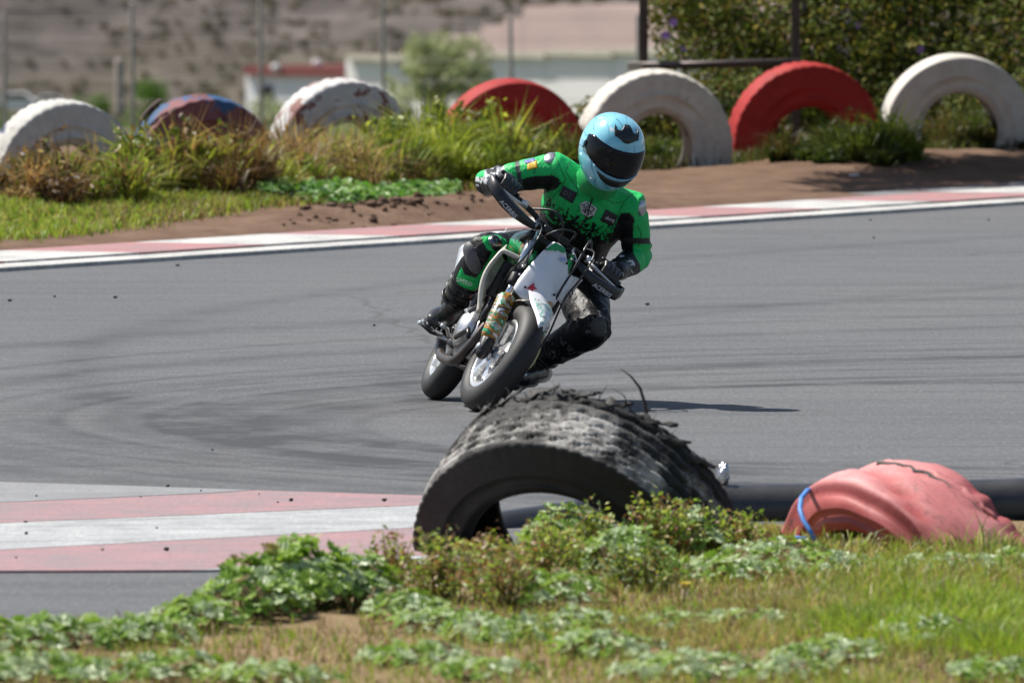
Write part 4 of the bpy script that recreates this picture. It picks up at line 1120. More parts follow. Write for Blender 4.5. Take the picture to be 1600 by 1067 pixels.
# brake caliper, hoses, bolts on the fork and number plate
m = MB(); m.box(fk(.075, .098, -.05), (.075, .04, .085), bev=.014); m.tube([fk(.10, .125, -.05), fk(.05, .125, -.05)], .016, 12, round_ends=True); part(steered(m), 'brake_caliper', M_GOLD)
for b_ in (-.088, .088):
    for t_ in (.345, .385, .535, .56):
        m = MB(); m.tube([fk(t_, b_ * 1.0, .022), fk(t_, b_ * 1.0, .034)], .006, 6); part(steered(m), 'clamp_bolt', M_ALU)
for y_, z_ in ((-.05, .10), (.045, .10), (-.06, -.08), (.05, -.04)):
    m = MB(); q = PLT(y_, z_, .012); m.tube([q, q + pn * .004], .0055, 8); part(m, 'plate_bolt', M_BLK, plate)
for pts in ([S(-.26, -.10, .80), S(-.15, -.10, .76), S(-.11, -.11, .66), S(-.16, -.115, .55), S(-.22, -.10, .46)], [S(-.25, .06, .80), S(-.14, .02, .83), S(-.12, -.05, .80), S(-.18, -.09, .72)], [S(-.24, .13, .81), S(-.12, .13, .80), S(-.08, .125, .70), S(-.10, .12, .58), S(-.03, .12, .42), S(-.02, .11, .30)]):
    m = MB(); m.tube(smooth_path(pts), .0042, 6); part(m, 'hose', M_BLK)

# ------------------------------------------------------------------ the rider
Y0 = O_B.y
def J(u, v, dy): return P(u, v, Y0 + dy)
gripR, gripL = BIKE_M @ SB(-.298, -.278, .822), BIKE_M @ SB(-.298, .278, .822)
barX = (BIKE_M.to_3x3() @ (SB(0, 1, 0) - SB(0, 0, 0))).normalized()       # towards the picture's right
hipR, hipL = J(846, 398, 1.00), J(902, 420, 1.00)
knR, anR, toR, heR = J(757, 391, .60), J(707, 474, .80), J(677, 503, .62), J(708, 498, .86)
knL, anL, toL, heL = J(924, 514, .58), J(832, 566, .80), J(806, 588, .60), J(842, 586, .86)
shR, shL = J(866, 266, .66), J(986, 326, .66)
elR, elL = J(764, 284, .66), J(997, 402, .78)
wrR, wrL = gripR + Vector((.012, .062, .014)), gripL + Vector((.035, .060, .012))
pel, chest, neck = J(878, 408, 1.02), J(915, 318, .72), J(934, 284, .60)
lat = (shL - shR).normalized()
parts_b = []
body = MB()
# trunk
ax = (neck - pel)
front = lat.cross(ax).normalized()
if front.y > 0: front = -front
tr = [(pel - ax * .14, (.135, .11)), (pel, (.172, .125)), (pel + ax * .22 + front * .005, (.158, .115)), (pel + ax * .42 + front * .015, (.160, .120)), (pel + ax * .62 + front * .02, (.180, .128)),
      (pel + ax * .78 + front * .01, (.188, .120)), (pel + ax * .90, (.150, .095)), (pel + ax * .98, (.085, .075)), (neck + ax * .06, (.066, .066)), (neck + ax * .20, (.06, .06))]
body.tube([t[0] for t in tr], [t[1] for t in tr], 28, hint=lat, round_ends=True)
def limb(pts, rad, n=18): body.tube(pts, rad, n, round_ends=True)
cR, cL = chest.lerp(shR, .55), chest.lerp(shL, .55)
limb([cR, shR, shR.lerp(elR, .35), shR.lerp(elR, .7), elR], [.092, .078, .066, .058, .053])
limb([elR, elR.lerp(wrR, .35), elR.lerp(wrR, .7), wrR], [.055, .056, .047, .037])
limb([cL, shL, shL.lerp(elL, .35), shL.lerp(elL, .7), elL], [.092, .078, .067, .060, .054])
limb([elL, elL.lerp(wrL, .35), elL.lerp(wrL, .7), wrL], [.055, .056, .047, .038])
limb([pel.lerp(hipR, .6), hipR, hipR.lerp(knR, .3), hipR.lerp(knR, .65), knR], [.115, .105, .098, .080, .068])
limb([knR, knR.lerp(anR, .2), knR.lerp(anR, .45), knR.lerp(anR, .8), anR], [.067, .064, .066, .052, .047])
limb([pel.lerp(hipL, .6), hipL, hipL.lerp(knL, .3), hipL.lerp(knL, .65), knL], [.118, .114, .110, .098, .080])
limb([knL, knL.lerp(anL, .2), knL.lerp(anL, .45), knL.lerp(anL, .8), anL], [.080, .075, .070, .056, .047])
# leather hump between the shoulder blades
body.tube([pel.lerp(neck, .78) - front * .10, neck - front * .085, neck - front * .075 + ax * .12], [(.06, .04), (.055, .045), (.03, .025)], 14, hint=lat, round_ends=True)
bme = remeshed(body, .0062, 9, .5)
nv = len(bme.vertices); co = np.empty(nv * 3, np.float32); bme.vertices.foreach_get('co', co); co = co.reshape(-1, 3)
no = np.empty(nv * 3, np.float32); bme.vertices.foreach_get('normal', no); no = no.reshape(-1, 3)
# leather creases: rings at elbows and knees, folds across the waist
cz = np.zeros(nv)
for (a_, b_, amp, frq) in ((shR, elR, .0035, 95), (elR, wrR, .003, 95), (shL, elL, .0035, 95), (elL, wrL, .003, 95), (hipR, knR, .0045, 70), (knR, anR, .003, 80), (hipL, knL, .0045, 70), (knL, anL, .003, 80), (pel, neck, .0035, 60)):
    a_, b_ = np.array(a_), np.array(b_); L_ = np.linalg.norm(b_ - a_); t_ = ((co - a_) @ (b_ - a_)) / L_ ** 2
    rd_ = np.linalg.norm(co - (a_ + np.clip(t_, 0, 1)[:, None] * (b_ - a_)), axis=1)
    w_ = np.exp(-np.clip(rd_ - (.12 if frq == 60 else .075), 0, 1) * 60) * (np.exp(-((t_ - 1) / .28) ** 2) + np.exp(-(t_ / .25) ** 2) + .25)
    ph_ = fbm(co[:, 0] * 14, co[:, 2] * 14 + co[:, 1] * 9, 151, 3) * 9
    cz += amp * w_ * np.sin(t_ * L_ * frq + ph_) * (.4 + fbm(co[:, 0] * 20, co[:, 2] * 20, 157, 2))
co = (co + no * cz[:, None]).astype(np.float32)
bme.vertices.foreach_set('co', co.ravel()); bme.update()
# planar pattern coordinates for the suit's panels (front view of the rider)
SU = FPX / (Y0 + .7)
pu = 800 + co[:, 0] * SU
pv = 643 - (co[:, 2] * .9992 + (co[:, 1] - Y0) * .047) * SU
BONES = {'trunk': (pel - ax * .1, neck), 'uaR': (shR, elR), 'faR': (elR, wrR), 'uaL': (shL, elL), 'faL': (elL, wrL), 'thR': (hipR, knR), 'shR': (knR, anR), 'thL': (hipL, knL), 'shL': (knL, anL)}
BR = {'trunk': .15, 'uaR': .066, 'faR': .05, 'uaL': .067, 'faL': .05, 'thR': .09, 'shR': .06, 'thL': .09, 'shL': .06}
names = list(BONES); D = []; TP = []
for nme in names:
    a, b = [np.array(q) for q in BONES[nme]]
    t = np.clip(((co - a) @ (b - a)) / ((b - a) @ (b - a)), 0, 1)
    D.append(np.linalg.norm(co - (a + t[:, None] * (b - a)), axis=1) / BR[nme]); TP.append(t)
D = np.array(D); TP = np.array(TP); which = D.argmin(0)
W = lambda nme: which == names.index(nme)
T_ = lambda nme: TP[names.index(nme)]
GREEN = np.array((0.014, 0.45, 0.11)); BLACK = np.array((0.0085, 0.0085, 0.0095)); WHT = np.array((0.55, 0.56, 0.57)); DGR = np.array((0.05, 0.05, 0.055))
colr = np.tile(BLACK, (nv, 1))
n1 = fbm(pu * .11, pv * .11, 61, 4); n2 = fbm(pu * .35, pv * .35, 67, 3)
frontal = no[:, 1] < .35
# trunk: green fading to black through spatter
tk = W('trunk') | (W('uaR') & (T_('uaR') < .02)) | (W('uaL') & (T_('uaL') < .02))
lim = 322 + (pu - 850) * .36
green = tk & ((pv + (n1 - .47) * 60 + (n2 - .47) * 95) < lim)
colr[green] = GREEN
back = tk & (no[:, 1] > .35); colr[back] = GREEN; colr[back & (T_('trunk') < .55)] = BLACK
colr[tk & (pu < 846) & (pv > 296)] = BLACK
# right arm
ua = W('uaR'); colr[ua] = GREEN
arm_blk = [(788, 290), (812, 281), (836, 276), (862, 274), (874, 280), (876, 288), (869, 296), (852, 302), (836, 306), (800, 330), (770, 330)]
colr[(ua | tk) & in_poly(pu, pv, arm_blk)] = BLACK
colr[ua & (T_('uaR') > .50) & (T_('uaR') < .57)] = DGR
fr = W('faR') | (ua & (T_('uaR') > .74))
n3 = fbm(pu * .22, pv * .22, 71, 3)
colr[fr] = np.where((n3[fr] > .47)[:, None], WHT * .85, BLACK)
colr[fr & (pv > 291)] = BLACK; colr[fr & (pu > 792)] = BLACK
colr[fr & (pu < 757) & (pv < 277)] = GREEN
# left arm
ul = W('uaL') | W('faL'); colr[ul] = GREEN
armL = [(963, 346), (970, 334), (984, 332), (991, 342), (989, 374), (990, 396), (1000, 414), (1000, 426), (985, 436), (930, 436), (940, 400), (955, 370)]
colr[(ul | tk) & in_poly(pu, pv, armL)] = BLACK
colr[ul & (pv > 372) & (pv < 381)] = DGR * .6
cuff = W('faL') & (T_('faL') > .62); colr[cuff] = np.where((n3[cuff] > .5)[:, None], WHT, BLACK)
# right leg panels
kneep = [(752, 371), (776, 366), (790, 374), (797, 390), (774, 399), (760, 388)]
strip = [(772, 393), (780, 397), (764, 431), (762, 441), (741, 455), (716, 446), (712, 436), (721, 418), (726, 429), (744, 435), (757, 416), (769, 396)]
lg = (W('thR') | W('shR')) & frontal
colr[lg & (in_poly(pu, pv, kneep) | in_poly(pu, pv, strip))] = GREEN
# left shin scribble panel and knee highlight patches
sl = W('shL') & frontal & (T_('shL') > .06); n4 = fbm(pu * .30, pv * .22, 77, 3)
colr[sl & (n4 > .59) & (T_('shL') < .80) & (pv < 562)] = WHT * .32
kl = (W('thL') | W('shL')) & frontal & (pu > 915) & (pv > 480) & (pv < 520); colr[kl & (n4 > .62)] = WHT * .35
at = bme.color_attributes.new('Col', 'FLOAT_COLOR', 'POINT'); cc = np.ones((nv, 4), np.float32); cc[:, :3] = colr; at.data.foreach_set('color', cc.ravel())
M_SUIT = attr_mat('leather_suit', .50, .28, bump=.6, bscale=13, bdist=.02)
bme.materials.append(M_SUIT); bme.name = 'person'
for p_ in bme.polygons: p_.use_smooth = True
bme.transform(Matrix.Translation(-pel))
rider = link(bpy.data.objects.new('person', bme)); rider.location = pel
tag(rider, 'rider in green and black leather suit and light blue helmet leaning off the motorcycle', 'person')
def worn(m, name, mats, parent=rider):
    o = m.build(name, mats)
    o.parent = parent
    o.matrix_parent_inverse = Matrix.Translation(-pel) if parent is rider else Matrix()
    return o
def sub(o_, parent):            # sub-part of a part that already sits in rider space
    o_.parent = parent; o_.matrix_parent_inverse = Matrix(); return o_

# helmet -------------------------------------------------------------
HC = J(955, 236, .50)
yawh, pith, rolh = R(17), R(17), R(13)
hf = Vector((math.sin(yawh) * math.cos(pith), -math.cos(yawh) * math.cos(pith), -math.sin(pith)))
hu0 = Vector((0, 0, 1)) - hf * hf.z; hu0.normalize(); hl0 = hu0.cross(hf)          # hl0: rider's left = picture right
hu = hu0 * math.cos(rolh) + hl0 * math.sin(rolh); hl = hu.cross(hf)
def HEL(az, el, off=0.0):
    """az 0 ahead, + to the rider's left; el up"""
    ca, sa, ce, se = math.cos(az), math.sin(az), math.cos(el), math.sin(el)
    x, y, z = ce * ca, ce * sa, se
    rx = .138 if x > 0 else .145; ry = .121; rz = .166 if z > 0 else .176
    k = 1.0 / (abs(x / rx) ** 2.2 + abs(y / ry) ** 2.2 + abs(z / rz) ** 2.35) ** (1 / 2.25)
    p = Vector((x * k, y * k, z * k))
    if x > 0 and z < 0: p.x *= 1 + .20 * min(1, -z * 1.6) * x            # chin bar
    if z < -.45: p *= 1.0
    if z < 0: p.y *= 1 - .20 * (-z) ** 1.6
    p += p.normalized() * off
    return HC + hf * p.x + hl * p.y + hu * p.z
NA, NE = 96, 60
m = MB(); vs = []; els = [R(-66) + (R(90) - R(-66)) * i / NE for i in range(NE + 1)]
for e in els:
    for j in range(NA): vs.append(HEL(2 * math.pi * j / NA, e))
fs = [[i * NA + j, i * NA + (j + 1) % NA, (i + 1) * NA + (j + 1) % NA, (i + 1) * NA + j] for i in range(NE) for j in range(NA)]
m.add(vs, fs)
def helmet_mat():
    n = NT('helmet_shell'); v = n.coord('Object')
    c = n.mix(n.ramp(n.noise(v, 7, 3, 0.5, 1.0), [(0.35, 0.0), (0.65, 1.0)]), (0.19, 0.55, 0.69), (0.30, 0.66, 0.78))
    w = n.n.new('ShaderNodeTexWave'); w.inputs['Scale'].default_value = 9; w.inputs['Distortion'].default_value = 9; w.inputs['Detail'].default_value = 3; w.inputs['Detail Scale'].default_value = 1.2
    n.l.new(n.coord('Object', (1, .6, .5), (0, .5, .2)), w.inputs['Vector'])
    c = n.mix(n.math('MULTIPLY', n.ramp(w.outputs['Fac'], [(0.0, 1.0), (0.10, 0.0)]), n.ramp(n.noise(v, 9, 2), [(.45, 0.0), (.55, .7)])), c, (0.03, 0.20, 0.32))
    fl = n.ramp(n.noise(v, 21, 2, .4), [(.70, 0.0), (.74, .7)])
    c = n.mix(fl, c, (0.75, 0.78, 0.80))
    return n.base(c, .16, 0, .55, .6)
M_HEL = helmet_mat()
helmet = worn(m, 'helmet', M_HEL); helmet['label'] = 'light blue full-face helmet with dark visor'
M_VIS = simple('dark_visor', (0.006, 0.006, 0.008), None, rough=.14, spec=.3, coat=0)
def patch(name, mat, pts_top, pts_bot, off, nx=28, ny=8, th=.003, parent=None):
    """region between an upper and a lower curve, both lists of (az, el) in degrees"""
    def curve(pts, s):
        k = s * (len(pts) - 1); i = min(int(k), len(pts) - 2); f = k - i
        return pts[i][0] + (pts[i + 1][0] - pts[i][0]) * f, pts[i][1] + (pts[i + 1][1] - pts[i][1]) * f
    rows = []
    for j in range(ny + 1):
        row = []
        for i in range(nx + 1):
            a0, e0 = curve(pts_bot, i / nx); a1, e1 = curve(pts_top, i / nx); f = j / ny
            row.append(HEL(R(a0 + (a1 - a0) * f), R(e0 + (e1 - e0) * f), off))
        rows.append(row)
    mm = MB(); mm.sheet(rows, th=th)
    o_ = mm.build(name, mat); o_.parent = parent or helmet; o_.matrix_parent_inverse = Matrix()
    return o_
visor = patch('visor', M_VIS, [(-80, 24), (-62, 27), (-40, 22), (-20, 18), (0, 17), (20, 18), (40, 21), (62, 22), (80, 17)], [(-80, 4), (-62, -9), (-40, -19), (-20, -24), (0, -26), (20, -24), (40, -19), (62, -9), (80, 4)], .003, 40, 10)
M_PALE = simple('pale_blue_trim', (0.20, 0.42, 0.55), None, rough=.3)
patch('visor_trim', M_PALE, [(-46, -17), (-24, -24), (0, -26.5), (24, -24), (46, -17)], [(-46, -20), (-24, -27), (0, -29.5), (24, -27), (46, -20)], .005, 24, 2)
patch('chin_vent', M_BLK, [(-40, -25), (-20, -30), (0, -32), (20, -30), (40, -25)], [(-30, -36), (-16, -42), (0, -44), (16, -42), (30, -36)], .003, 20, 4)
vent = patch('top_vent', M_BLK, [(-34, 56), (-27, 47), (-14, 47), (-8, 60), (8, 60), (14, 47), (27, 47), (34, 56)], [(-24, 37), (-18, 36), (-10, 33), (-4, 30), (4, 30), (10, 33), (18, 36), (24, 37)], .007, 35, 5, .006)
for sgn in (-1, 1):
    patch('visor_pivot', M_PALE, [(sgn * 76, 12), (sgn * 90, 12)], [(sgn * 76, -2), (sgn * 90, -2)], .006, 6, 6, .006)
# neck collar and strap
m = MB(); m.lathe(neck + ax * .05, ax, [(-.03, .088), (.0, .082), (.025, .070), (.03, .060), (.0, .058)], 32); worn(m, 'collar', simple('green_collar_leather', (0.010, 0.30, 0.07), (0.008, 0.22, 0.05), 14, .42, bump=.3))

# hands ---------------------------------------------------------------
M_GLV = simple('black_glove_leather', (0.012, 0.012, 0.013), (0.03, 0.03, 0.03), 40, .38, bump=.35, bscale=70)
bfw = (BIKE_M.to_3x3() @ (S(1, 0, 0) - S(0, 0, 0))).normalized(); bup = barX.cross(bfw) * -1
if bup.z < 0: bup = -bup
def hand(grip, outw, wrist, name):
    """outw: unit vector along the bar away from its centre"""
    g = MB()
    def C(phi, off, r): return grip + outw * off + (bfw * math.cos(R(phi)) + bup * math.sin(R(phi))) * r
    kn = []
    for i, (off, ln, rr) in enumerate(((-.034, 1.0, .0112), (-.011, 1.08, .0116), (.012, 1.02, .0112), (.033, .86, .0100))):
        ph = [112, 72, 38, -2, -44, -44 - 46 * ln]
        rd = [.038, .042, .039, .034, .031, .028]
        g.tube([C(p_, off * (1.0 - .04 * k), r_) for k, (p_, r_) in enumerate(zip(ph, rd))], [rr * 1.1, rr * 1.12, rr * 1.02, rr, rr * .97, rr * .85], 12, round_ends=True)
        kn.append(C(100, off, .036))
    pc = [wrist, wrist.lerp(C(125, 0, .034), .5), C(125, 0, .034), C(100, 0, .034)]
    g.tube(pc, [(.034, .026), (.042, .022), (.047, .018), (.044, .014)], 18, hint=outw, round_ends=True)
    g.tube([wrist.lerp(C(150, -.03, .036), .45), C(165, -.045, .036), C(205, -.058, .032), C(250, -.060, .029), C(290, -.054, .028)], [.019, .017, .014, .0125, .010], 12, round_ends=True)
    me = remeshed(g, .0032, 3, .4); me.name = name; me.materials.append(M_GLV)
    for p_ in me.polygons: p_.use_smooth = True
    o_ = link(bpy.data.objects.new(name, me), rider); o_.matrix_parent_inverse = Matrix.Translation(-pel)
    k_ = MB()
    for q in kn:
        d = (q - grip).normalized(); k_.tube([q - outw * .007 + d * .012, q + outw * .007 + d * .012], [.009, .009], 8, round_ends=True)
    kp = k_.build('knuckle_guard', M_BLK); sub(kp, o_)
    cu = MB(); dirw = (elR - wrist if grip is gripR else elL - wrist).normalized()
    cu.tube([wrist - dirw * .012, wrist + dirw * .02, wrist + dirw * .06], [.036, .042, .048], 18); sub(cu.build('cuff', M_GLV), o_)
    return o_
hand(gripR, -barX, wrR, 'glove'); hand(gripL, barX, wrL, 'glove')

# boots ---------------------------------------------------------------
M_BOOT = simple('black_boot_leather', (0.012, 0.012, 0.012), (0.035, 0.034, 0.033), 20, .28, bump=.4, bscale=22, bdist=.01, coat=.25)
def boot(kn, an, he, to, name, side):
    g = MB(); sd = (to - he).normalized(); shin = (kn - an).normalized()
    top = an.lerp(kn, .50)
    latb = sd.cross(shin).normalized(); upb = latb.cross(sd).normalized()
    if upb.dot(shin) < 0: upb = -upb
    g.tube([top, an.lerp(kn, .30), an.lerp(kn, .12), an, an.lerp(he, .5)], [.062, .060, .053, .050, .046], 20, round_ends=True)
    g.tube([he + upb * .018, he.lerp(to, .3) + upb * .03, he.lerp(to, .6) + upb * .022, he.lerp(to, .85) + upb * .012, to + upb * .006], [(.040, .042), (.044, .050), (.049, .044), (.050, .036), (.038, .026)], 20, hint=latb, round_ends=True)
    me = remeshed(g, .0055, 5, .5); me.name = name; me.materials.append(M_BOOT)
    for p_ in me.polygons: p_.use_smooth = True
    o_ = link(bpy.data.objects.new(name, me), rider); o_.matrix_parent_inverse = Matrix.Translation(-pel)
    s_ = MB(); sl_ = []
    for f, w in ((-.12, .026), (.0, .036), (.3, .036), (.6, .048), (.9, .046), (1.1, .024)):
        c_ = he.lerp(to, f) - upb * .024; sl_.append([c_ - latb * w, c_ + latb * w])
    s_.sheet(sl_, th=.016); sub(s_.build('sole', M_BLK), o_)
    for f in (.10, .26, .40):
        b_ = MB(); c_ = an.lerp(kn, f); x_, y_ = frame_from(shin)
        b_.tube([c_ + (x_ * math.cos(a_) + y_ * math.sin(a_)) * (.057 + .012 * f) for a_ in [2 * math.pi * k / 18 for k in range(18)]], .0055, 6, closed=True); sub(b_.build('strap', M_BLK), o_)
    return o_
boot(knR, anR, heR, toR, 'boot', -1); boot(knL, anL, heL, toL, 'boot', 1)

# armour and patches ------------------------------------------------------
from mathutils.bvhtree import BVHTree
vv = [Vector(q) for q in co]; tree = BVHTree.FromPolygons([tuple(q) for q in vv], [list(p_.vertices) for p_ in bme.polygons])
def skin(u, v):
    """front of the suit at a pattern point"""
    d = ray(u, v); h = tree.ray_cast(Vector((0, 0, CAM_H)), d.normalized())
    return (h[0], h[1]) if h[0] is not None else (None, None)
def suit_patch(name, mat, poly, off=.004, parent=rider, n=6):
    """a thin applied piece lying on the suit; poly = 4 corners tl, tr, br, bl"""
    rows = []
    for j in range(n + 1):
        row = []
        for i in range(n + 1):
            a, b = i / n, j / n
            t = [poly[0][k] * (1 - a) + poly[1][k] * a for k in (0, 1)]; q = [poly[3][k] * (1 - a) + poly[2][k] * a for k in (0, 1)]
            u, v = t[0] * (1 - b) + q[0] * b, t[1] * (1 - b) + q[1] * b
            h, nn_ = skin(u, v)
            if h is None: return None
            row.append(h - ray(u, v).normalized() * off)
        rows.append(row[::-1])
    mm = MB(); mm.sheet(rows, th=.003, smooth=True); return worn(mm, name, mat)
M_PATCH = simple('black_patch', (0.018, 0.016, 0.022), None, rough=.6)
M_PWHT = simple('white_print', (0.60, 0.60, 0.62), (0.5, 0.5, 0.52), 60, .6)
M_SILV = simple('shoulder_armour', (0.45, 0.45, 0.47), (0.3, 0.3, 0.31), 20, .25, .8)
def suit_text(body_, u, v, size, ang, mat, parent=rider, shear=0.0):
    h, nn_ = skin(u, v)
    if h is None: return
    nn_ = Vector(nn_); e1 = Vector((math.cos(R(ang)), 0, -math.sin(R(ang)))); e1 = (e1 - nn_ * e1.dot(nn_)).normalized(); e2 = nn_.cross(e1)
    mt = Matrix((e1, e2, nn_)).transposed().to_4x4(); mt.translation = h + nn_ * .011
    o_ = text_obj(body_, size, mt, mat, rider); o_.matrix_parent_inverse = Matrix.Translation(-pel)
suit_patch('chest_patch', M_PATCH, [(880, 290), (902, 302), (894, 318), (873, 305)], .004)
suit_text('DT', 888, 304, .026, 27, simple('grey_print', (.12, .12, .13)))
suit_patch('chest_patch', M_PATCH, [(947, 327), (966, 338), (957, 354), (938, 345)], .004)
suit_text('dlung', 952, 341, .020, 25, M_PWHT, shear=.2)
shield = [(906, 319), (915, 314), (923, 318), (933, 326), (928, 337), (918, 339), (908, 333)]
mm = MB(); pts = []
for u, v in shield:
    h, nn_ = skin(u, v); pts.append(h - ray(u, v).normalized() * .006)
c_ = sum(pts, Vector()) / len(pts) - ray(918, 326).normalized() * .002
mm.add(pts + [c_], [[i, (i + 1) % len(pts), len(pts)] for i in range(len(pts))], smooth=False); worn(mm, 'shield_badge', M_PWHT)
mm = MB()
for poly in ([(908, 321), (914, 319), (912, 325), (918, 323)], [(917, 317), (921, 322), (917, 327), (923, 330)], [(910, 329), (915, 327), (914, 334)], [(924, 322), (929, 327), (922, 333), (926, 336)], [(912, 331), (920, 328), (919, 337)]):
    q_ = []
    for u, v in poly:
        h, nn_ = skin(u, v); q_.append(h - ray(u, v).normalized() * .0105)
    mm.tube(q_, .0022, 5)
worn(mm, 'badge_linework', M_PATCH)
mm = MB(); q_ = []
for u, v in ((927, 303), (925, 312), (916, 340), (908, 352), (903, 364), (899, 376)):
    h, nn_ = skin(u, v); q_.append(h - ray(u, v).normalized() * .004)
mm.tube(q_, .0035, 6); worn(mm, 'zipper', M_BLK)
suit_patch('collar_tab', M_BLK, [(922, 298), (942, 304), (940, 311), (924, 309)], .006)
h, nn_ = skin(930, 305)
def dome(u, v, r, hgt, mat, name, sq=1.0, nmul=1.0):
    h, nn_ = skin(u, v)
    if h is None: return
    nn_ = Vector(nn_); mm = MB(); x_, y_ = frame_from(nn_)
    prof = [(-.012, r * 1.03), (0.0, r), (hgt * .5, r * .86), (hgt * .85, r * .55), (hgt, .001)]
    mm.lathe(h, nn_, prof, 28)
    if sq != 1.0:
        mm.v = [h + x_ * (p_ - h).dot(x_) + y_ * (p_ - h).dot(y_) * sq + nn_ * (p_ - h).dot(nn_) for p_ in mm.v]
    return worn(mm, name, mat)
dome(930, 305, .008, .005, M_SILV, 'snap_button')
dome(859, 246, .028, .007, M_SILV, 'shoulder_armour', 1.2)
dome(1004, 325, .026, .007, M_SILV, 'shoulder_armour', 1.2)
dome(775, 379, .036, .022, M_CHR if False else simple('knee_armour_steel', (.20, .20, .21), (.10, .10, .1), 20, .2, .9), 'knee_armour', .95)
dome(736, 404, .046, .020, simple('worn_knee_slider', (.11, .11, .12), (.06, .06, .065), 26, .6, bump=.3), 'knee_slider', 1.45)
dome(936, 512, .034, .016, simple('scraped_knee_slider', (.07, .07, .07), (.03, .03, .03), 22, .6, bump=.3), 'knee_slider', 1.2)
suit_patch('sleeve_badge', simple('yellow_badge', (.72, .42, .02), None, rough=.5), [(824, 254), (838, 251), (840, 262), (824, 266)], .004)
suit_patch('sleeve_badge', simple('purple_badge', (.12, .13, .40), None, rough=.5), [(818, 251), (834, 247), (837, 251), (823, 256)], .005)
suit_text('SPEED', 727, 439, .026, 12, M_PWHT)

# stitched seams of the suit
def seam(pts, r=.0010, name='seam'):
    q_ = []
    for k in range(len(pts) - 1):
        for f in np.linspace(0, 1, 7, endpoint=(k == len(pts) - 2)):
            u, v = pts[k][0] + (pts[k + 1][0] - pts[k][0]) * f, pts[k][1] + (pts[k + 1][1] - pts[k][1]) * f
            h, nn_ = skin(u, v)
            if h is not None: q_.append(h - ray(u, v).normalized() * .0012)
    if len(q_) > 3:
        mm = MB(); mm.tube(q_, r, 5); worn(mm, name, M_PATCH)
seam([(868, 246), (876, 262), (884, 280), (880, 288)]); seam([(884, 280), (872, 300), (858, 312), (846, 336)])
seam([(975, 318), (968, 330), (962, 346), (952, 372)]); seam([(905, 300), (896, 286), (884, 268), (892, 250)])
seam([(834, 245), (838, 258), (834, 272)]); seam([(948, 312), (960, 318), (974, 316), (988, 304)])
seam([(996, 352), (1002, 366), (998, 384)]); seam([(800, 372), (820, 380), (836, 392)]); seam([(760, 400), (744, 418), (736, 432)])
seam([(900, 446), (918, 462), (930, 484)]); seam([(890, 470), (906, 486), (922, 500)])

# ------------------------------------------------------------------ plants
M_LEAF = leafy('leaf', .38, .45, .4)
M_BLADE = leafy('grass_blade', .45, .5, .35)
M_DRY = leafy('dry_grass', .25, .7, .2)
M_FARLEAF = leafy('far_leaf', .3, .7, .2)
M_BARK = simple('bark', (0.12, 0.09, 0.065), (0.06, 0.045, 0.035), 14, .9, bump=.6)
M_STEM = simple('weed_stem', (0.16, 0.10, 0.05), (0.10, 0.13, 0.04), 20, .7)

def blade_arrays(Pb, H, Wd, lean, ldir, col, bend=1.0):
    """curved blades: 5 verts, 3 tris each"""
    N = len(Pb); ang = rng.uniform(0, 2 * np.pi, N)
    sx, sy = np.cos(ang), np.sin(ang)
    side = np.stack([sx, sy, np.zeros(N)], 1)
    L = np.stack([np.cos(ldir), np.sin(ldir), np.zeros(N)], 1)
    up = np.array([0, 0, 1.0])
    mid = Pb + up * (H * .55)[:, None] + L * (lean * H * .30)[:, None]
    tip = Pb + up * (H * (1 - .35 * np.clip(lean, 0, 1.6)))[:, None] + L * (lean * H * .95 * bend)[:, None]
    V = np.stack([Pb - side * (Wd / 2)[:, None], Pb + side * (Wd / 2)[:, None], mid - side * (Wd * .42)[:, None], mid + side * (Wd * .42)[:, None], tip], 1).reshape(-1, 3)
    b = np.arange(N)[:, None] * 5
    T = np.concatenate([b + np.array([0, 1, 3]), b + np.array([0, 3, 2]), b + np.array([2, 3, 4])])
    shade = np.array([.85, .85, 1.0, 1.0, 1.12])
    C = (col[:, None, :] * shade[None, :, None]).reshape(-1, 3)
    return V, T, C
def pick(cols, N, jit=.25, probs=None):
    cols = np.array(cols); i = rng.choice(len(cols), N, p=probs)
    return np.clip(cols[i] * (1 + rng.uniform(-jit, jit, (N, 1))) * (1 + rng.uniform(-.08, .08, (N, 3))), 0, 1)
def bake(tv, tt, pos, nrm, scale, col, spin=None):
    tv = np.array(tv, float); tt = np.array(tt); N = len(pos); k = len(tv)
    z = nrm / np.linalg.norm(nrm, axis=1, keepdims=True)
    ref = rng.normal(size=(N, 3)); x = np.cross(ref, z); x /= np.linalg.norm(x, axis=1, keepdims=True); y = np.cross(z, x)
    V = pos[:, None, :] + scale[:, None, None] * (tv[None, :, 0, None] * x[:, None, :] + tv[None, :, 1, None] * y[:, None, :] + tv[None, :, 2, None] * z[:, None, :])
    T = (np.arange(N)[:, None, None] * k + tt[None]).reshape(-1, 3)
    C = np.repeat(col, k, axis=0)
    return V.reshape(-1, 3), T, C
LEAF_V = [(0, -.5, 0), (.26, -.05, .07), (0, .5, -.02), (-.26, -.05, .07), (0, -.02, -.03)]
LEAF_T = [(0, 1, 4), (1, 2, 4), (2, 3, 4), (3, 0, 4)]
def leaf_obj(name, V, T, C, mat, parent=None, kind=None):
    o = link(bpy.data.objects.new(name, tri_mesh(name, V, T, mat, C, smooth=False)))
    if parent is not None: under(o, parent)
    if kind: o['kind'] = kind
    return o
GREENS = [(.075, .125, .020), (.10, .15, .028), (.135, .17, .035), (.16, .18, .04), (.055, .10, .018)]
DRYS = [(.20, .125, .055), (.15, .085, .04), (.26, .18, .09), (.11, .065, .032)]
STRAW = [(.34, .26, .13), (.27, .19, .09), (.22, .17, .08)]

HAZE = 0.00012
